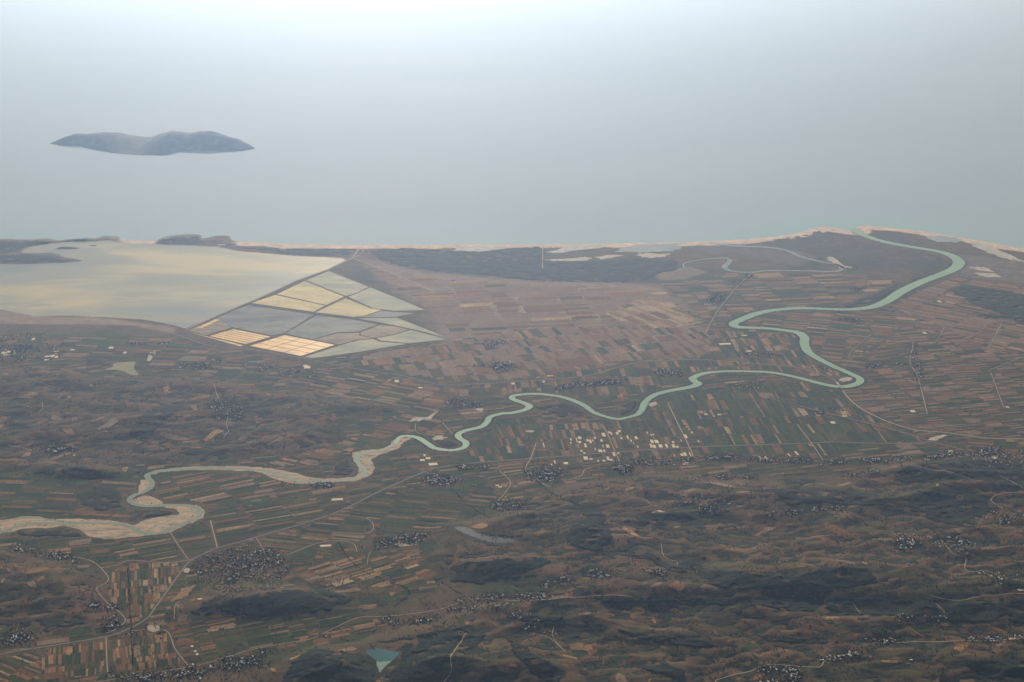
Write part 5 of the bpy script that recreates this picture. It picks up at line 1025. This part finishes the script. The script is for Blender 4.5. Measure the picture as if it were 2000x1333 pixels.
# ------------------------------------------------------------------ trees: gardens, hedges, river banks
TX, TY, TS = [], [], []
def trees(x, y, s0, s1):
    TX.append(x); TY.append(y); TS.append(rng.uniform(s0, s1, len(x)))
rep = np.repeat(np.arange(nH), 14); trees(hx[rep] + rng.normal(0, 55, len(rep)), hy[rep] + rng.normal(0, 55, len(rep)), 3.5, 7.5)
def along(P, spacing, jit, s0, s1, p=1.0):
    P = np.asarray(P); L = np.r_[0, np.cumsum(np.hypot(*np.diff(P, axis=0).T))]; t = np.arange(0, L[-1], spacing); t = t[rng.random(len(t)) < p]
    trees(np.interp(t, L, P[:, 0]) + rng.normal(0, jit, len(t)), np.interp(t, L, P[:, 1]) + rng.normal(0, jit, len(t)), s0, s1)
tt = np.gradient(rs[:, :2], axis=0); tt /= np.linalg.norm(tt, axis=1)[:, None] + 1e-9; nn = np.stack([-tt[:, 1], tt[:, 0]], -1)
for sgn in (-1, 1):
    along(rs[:i_sp, :2] + sgn * nn[:i_sp] * (rs[:i_sp, 2:3] / 2 + 22), 16, 12, 4, 8, .7)
    along(rs[i_sp:, :2] + sgn * nn[i_sp:] * (rs[i_sp:, 2:3] / 2 + 30), 16, 14, 4, 7, .25)
    along(ob[:, :2] + sgn * np.array([0, 1]) * 60, 22, 14, 4, 7, .5)
for pts, p in (([(250, 1113), (256, 1228), (260, 1300)], .8), ([(300, 1240), (330, 1234)], .5), ([(880, 955), (960, 1010), (1060, 980)], .4), ([(1025, 917), (1060, 950), (1100, 975), (1160, 1000)], .9), ([(1500, 1243), (1560, 1250), (1640, 1240), (1690, 1228), (1800, 1222), (1900, 1226), (2000, 1222)], .9),
               ([(850, 1130), (900, 1160), (960, 1180)], .6), ([(770, 1185), (800, 1160), (790, 1150)], .8), ([(1500, 775), (1600, 806), (1700, 832), (1810, 862)], .5), ([(855, 756), (1000, 750), (1150, 738)], .3), ([(1812, 812), (1900, 803), (2000, 790)], .5), ([(660, 1060), (690, 1100), (740, 1130), (800, 1150)], .6)):
    along(smooth(pxhl(pts), 5), 11, 7, 4, 8, p)
# field hedges and lone trees
n = 30000; u = rng.uniform(-100, 2100, n); v = 560 + 790 * rng.random(n) ** 0.8; p = px(u, v)
ok = ~taken(p[:, 0], p[:, 1]) & (fbm(p[:, 0], p[:, 1], 500, 4) > 0.06); trees(p[ok, 0], p[ok, 1], 3.5, 7)
n = 90000; p = np.c_[rng.uniform(-9000, 9000, n), rng.uniform(13000, 24000, n)]
ok = HILLY[ridx(p[:, 0], p[:, 1])] & (fbm(p[:, 0], p[:, 1], 380, 4) > 0.02); trees(p[ok, 0], p[ok, 1], 3.5, 7.5)
tx, ty, ts = np.concatenate(TX), np.concatenate(TY), np.concatenate(TS)
zt = H(tx, ty); ok = (zt > 2.0); 
rvd = np.zeros(len(tx), bool)
tx, ty, ts, zt = tx[ok], ty[ok], ts[ok], zt[ok]; nT = len(tx)
base = np.array([(1, 0, .75), (.31, .95, .8), (-.81, .59, .7), (-.81, -.59, .8), (.31, -.95, .7), (.1, -.1, 1.75), (0, 0, -.1)])
V = base[None] * (1 + rng.uniform(-.25, .25, (nT, 7, 1))) * ts[:, None, None]; V[:, :, 0] += tx[:, None]; V[:, :, 1] += ty[:, None]; V[:, :, 2] += zt[:, None]
ft = np.array([(k, (k + 1) % 5, 5) for k in range(5)] + [((k + 1) % 5, k, 6) for k in range(5)])
F = (ft[None] + (np.arange(nT) * 7)[:, None, None]).reshape(-1, 3)
add('scattered_trees', mesh_np('scattered_trees', V.reshape(-1, 3), F, [M_TREES]), 'countless small dark trees along hedges, gardens and river banks', 'trees', None, 'stuff')
print('trees', nT)

# ------------------------------------------------------------------ haze
hb_ = NB('haze_air'); hb_.t.nodes.remove(hb_.b); pv = hb_.n.new('ShaderNodeVolumePrincipled'); out = [q for q in hb_.n if q.type == 'OUTPUT_MATERIAL'][0]
pv.inputs['Color'].default_value = (*HAZE_COL, 1); pv.inputs['Density'].default_value = HAZE_DENSITY; pv.inputs['Anisotropy'].default_value = HAZE_G
pv.inputs['Absorption Color'].default_value = (1, 1, 1, 1)
hb_.t.links.new(pv.outputs[0], out.inputs['Volume'])
X0, X1, Y0, Y1, Z0, Z1 = -160000, 160000, -40000, 170000, -8, ALT + 60
V = [(x, y, z) for z in (Z0, Z1) for y in (Y0, Y1) for x in (X0, X1)]
F = [(0, 2, 3, 1), (4, 5, 7, 6), (0, 1, 5, 4), (1, 3, 7, 5), (3, 2, 6, 7), (2, 0, 4, 6)]
add('haze', mesh_np('haze', np.array(V, float), np.array(F), [hb_.m]), 'pale summer haze filling the air over land and sea', 'haze', None, 'stuff')
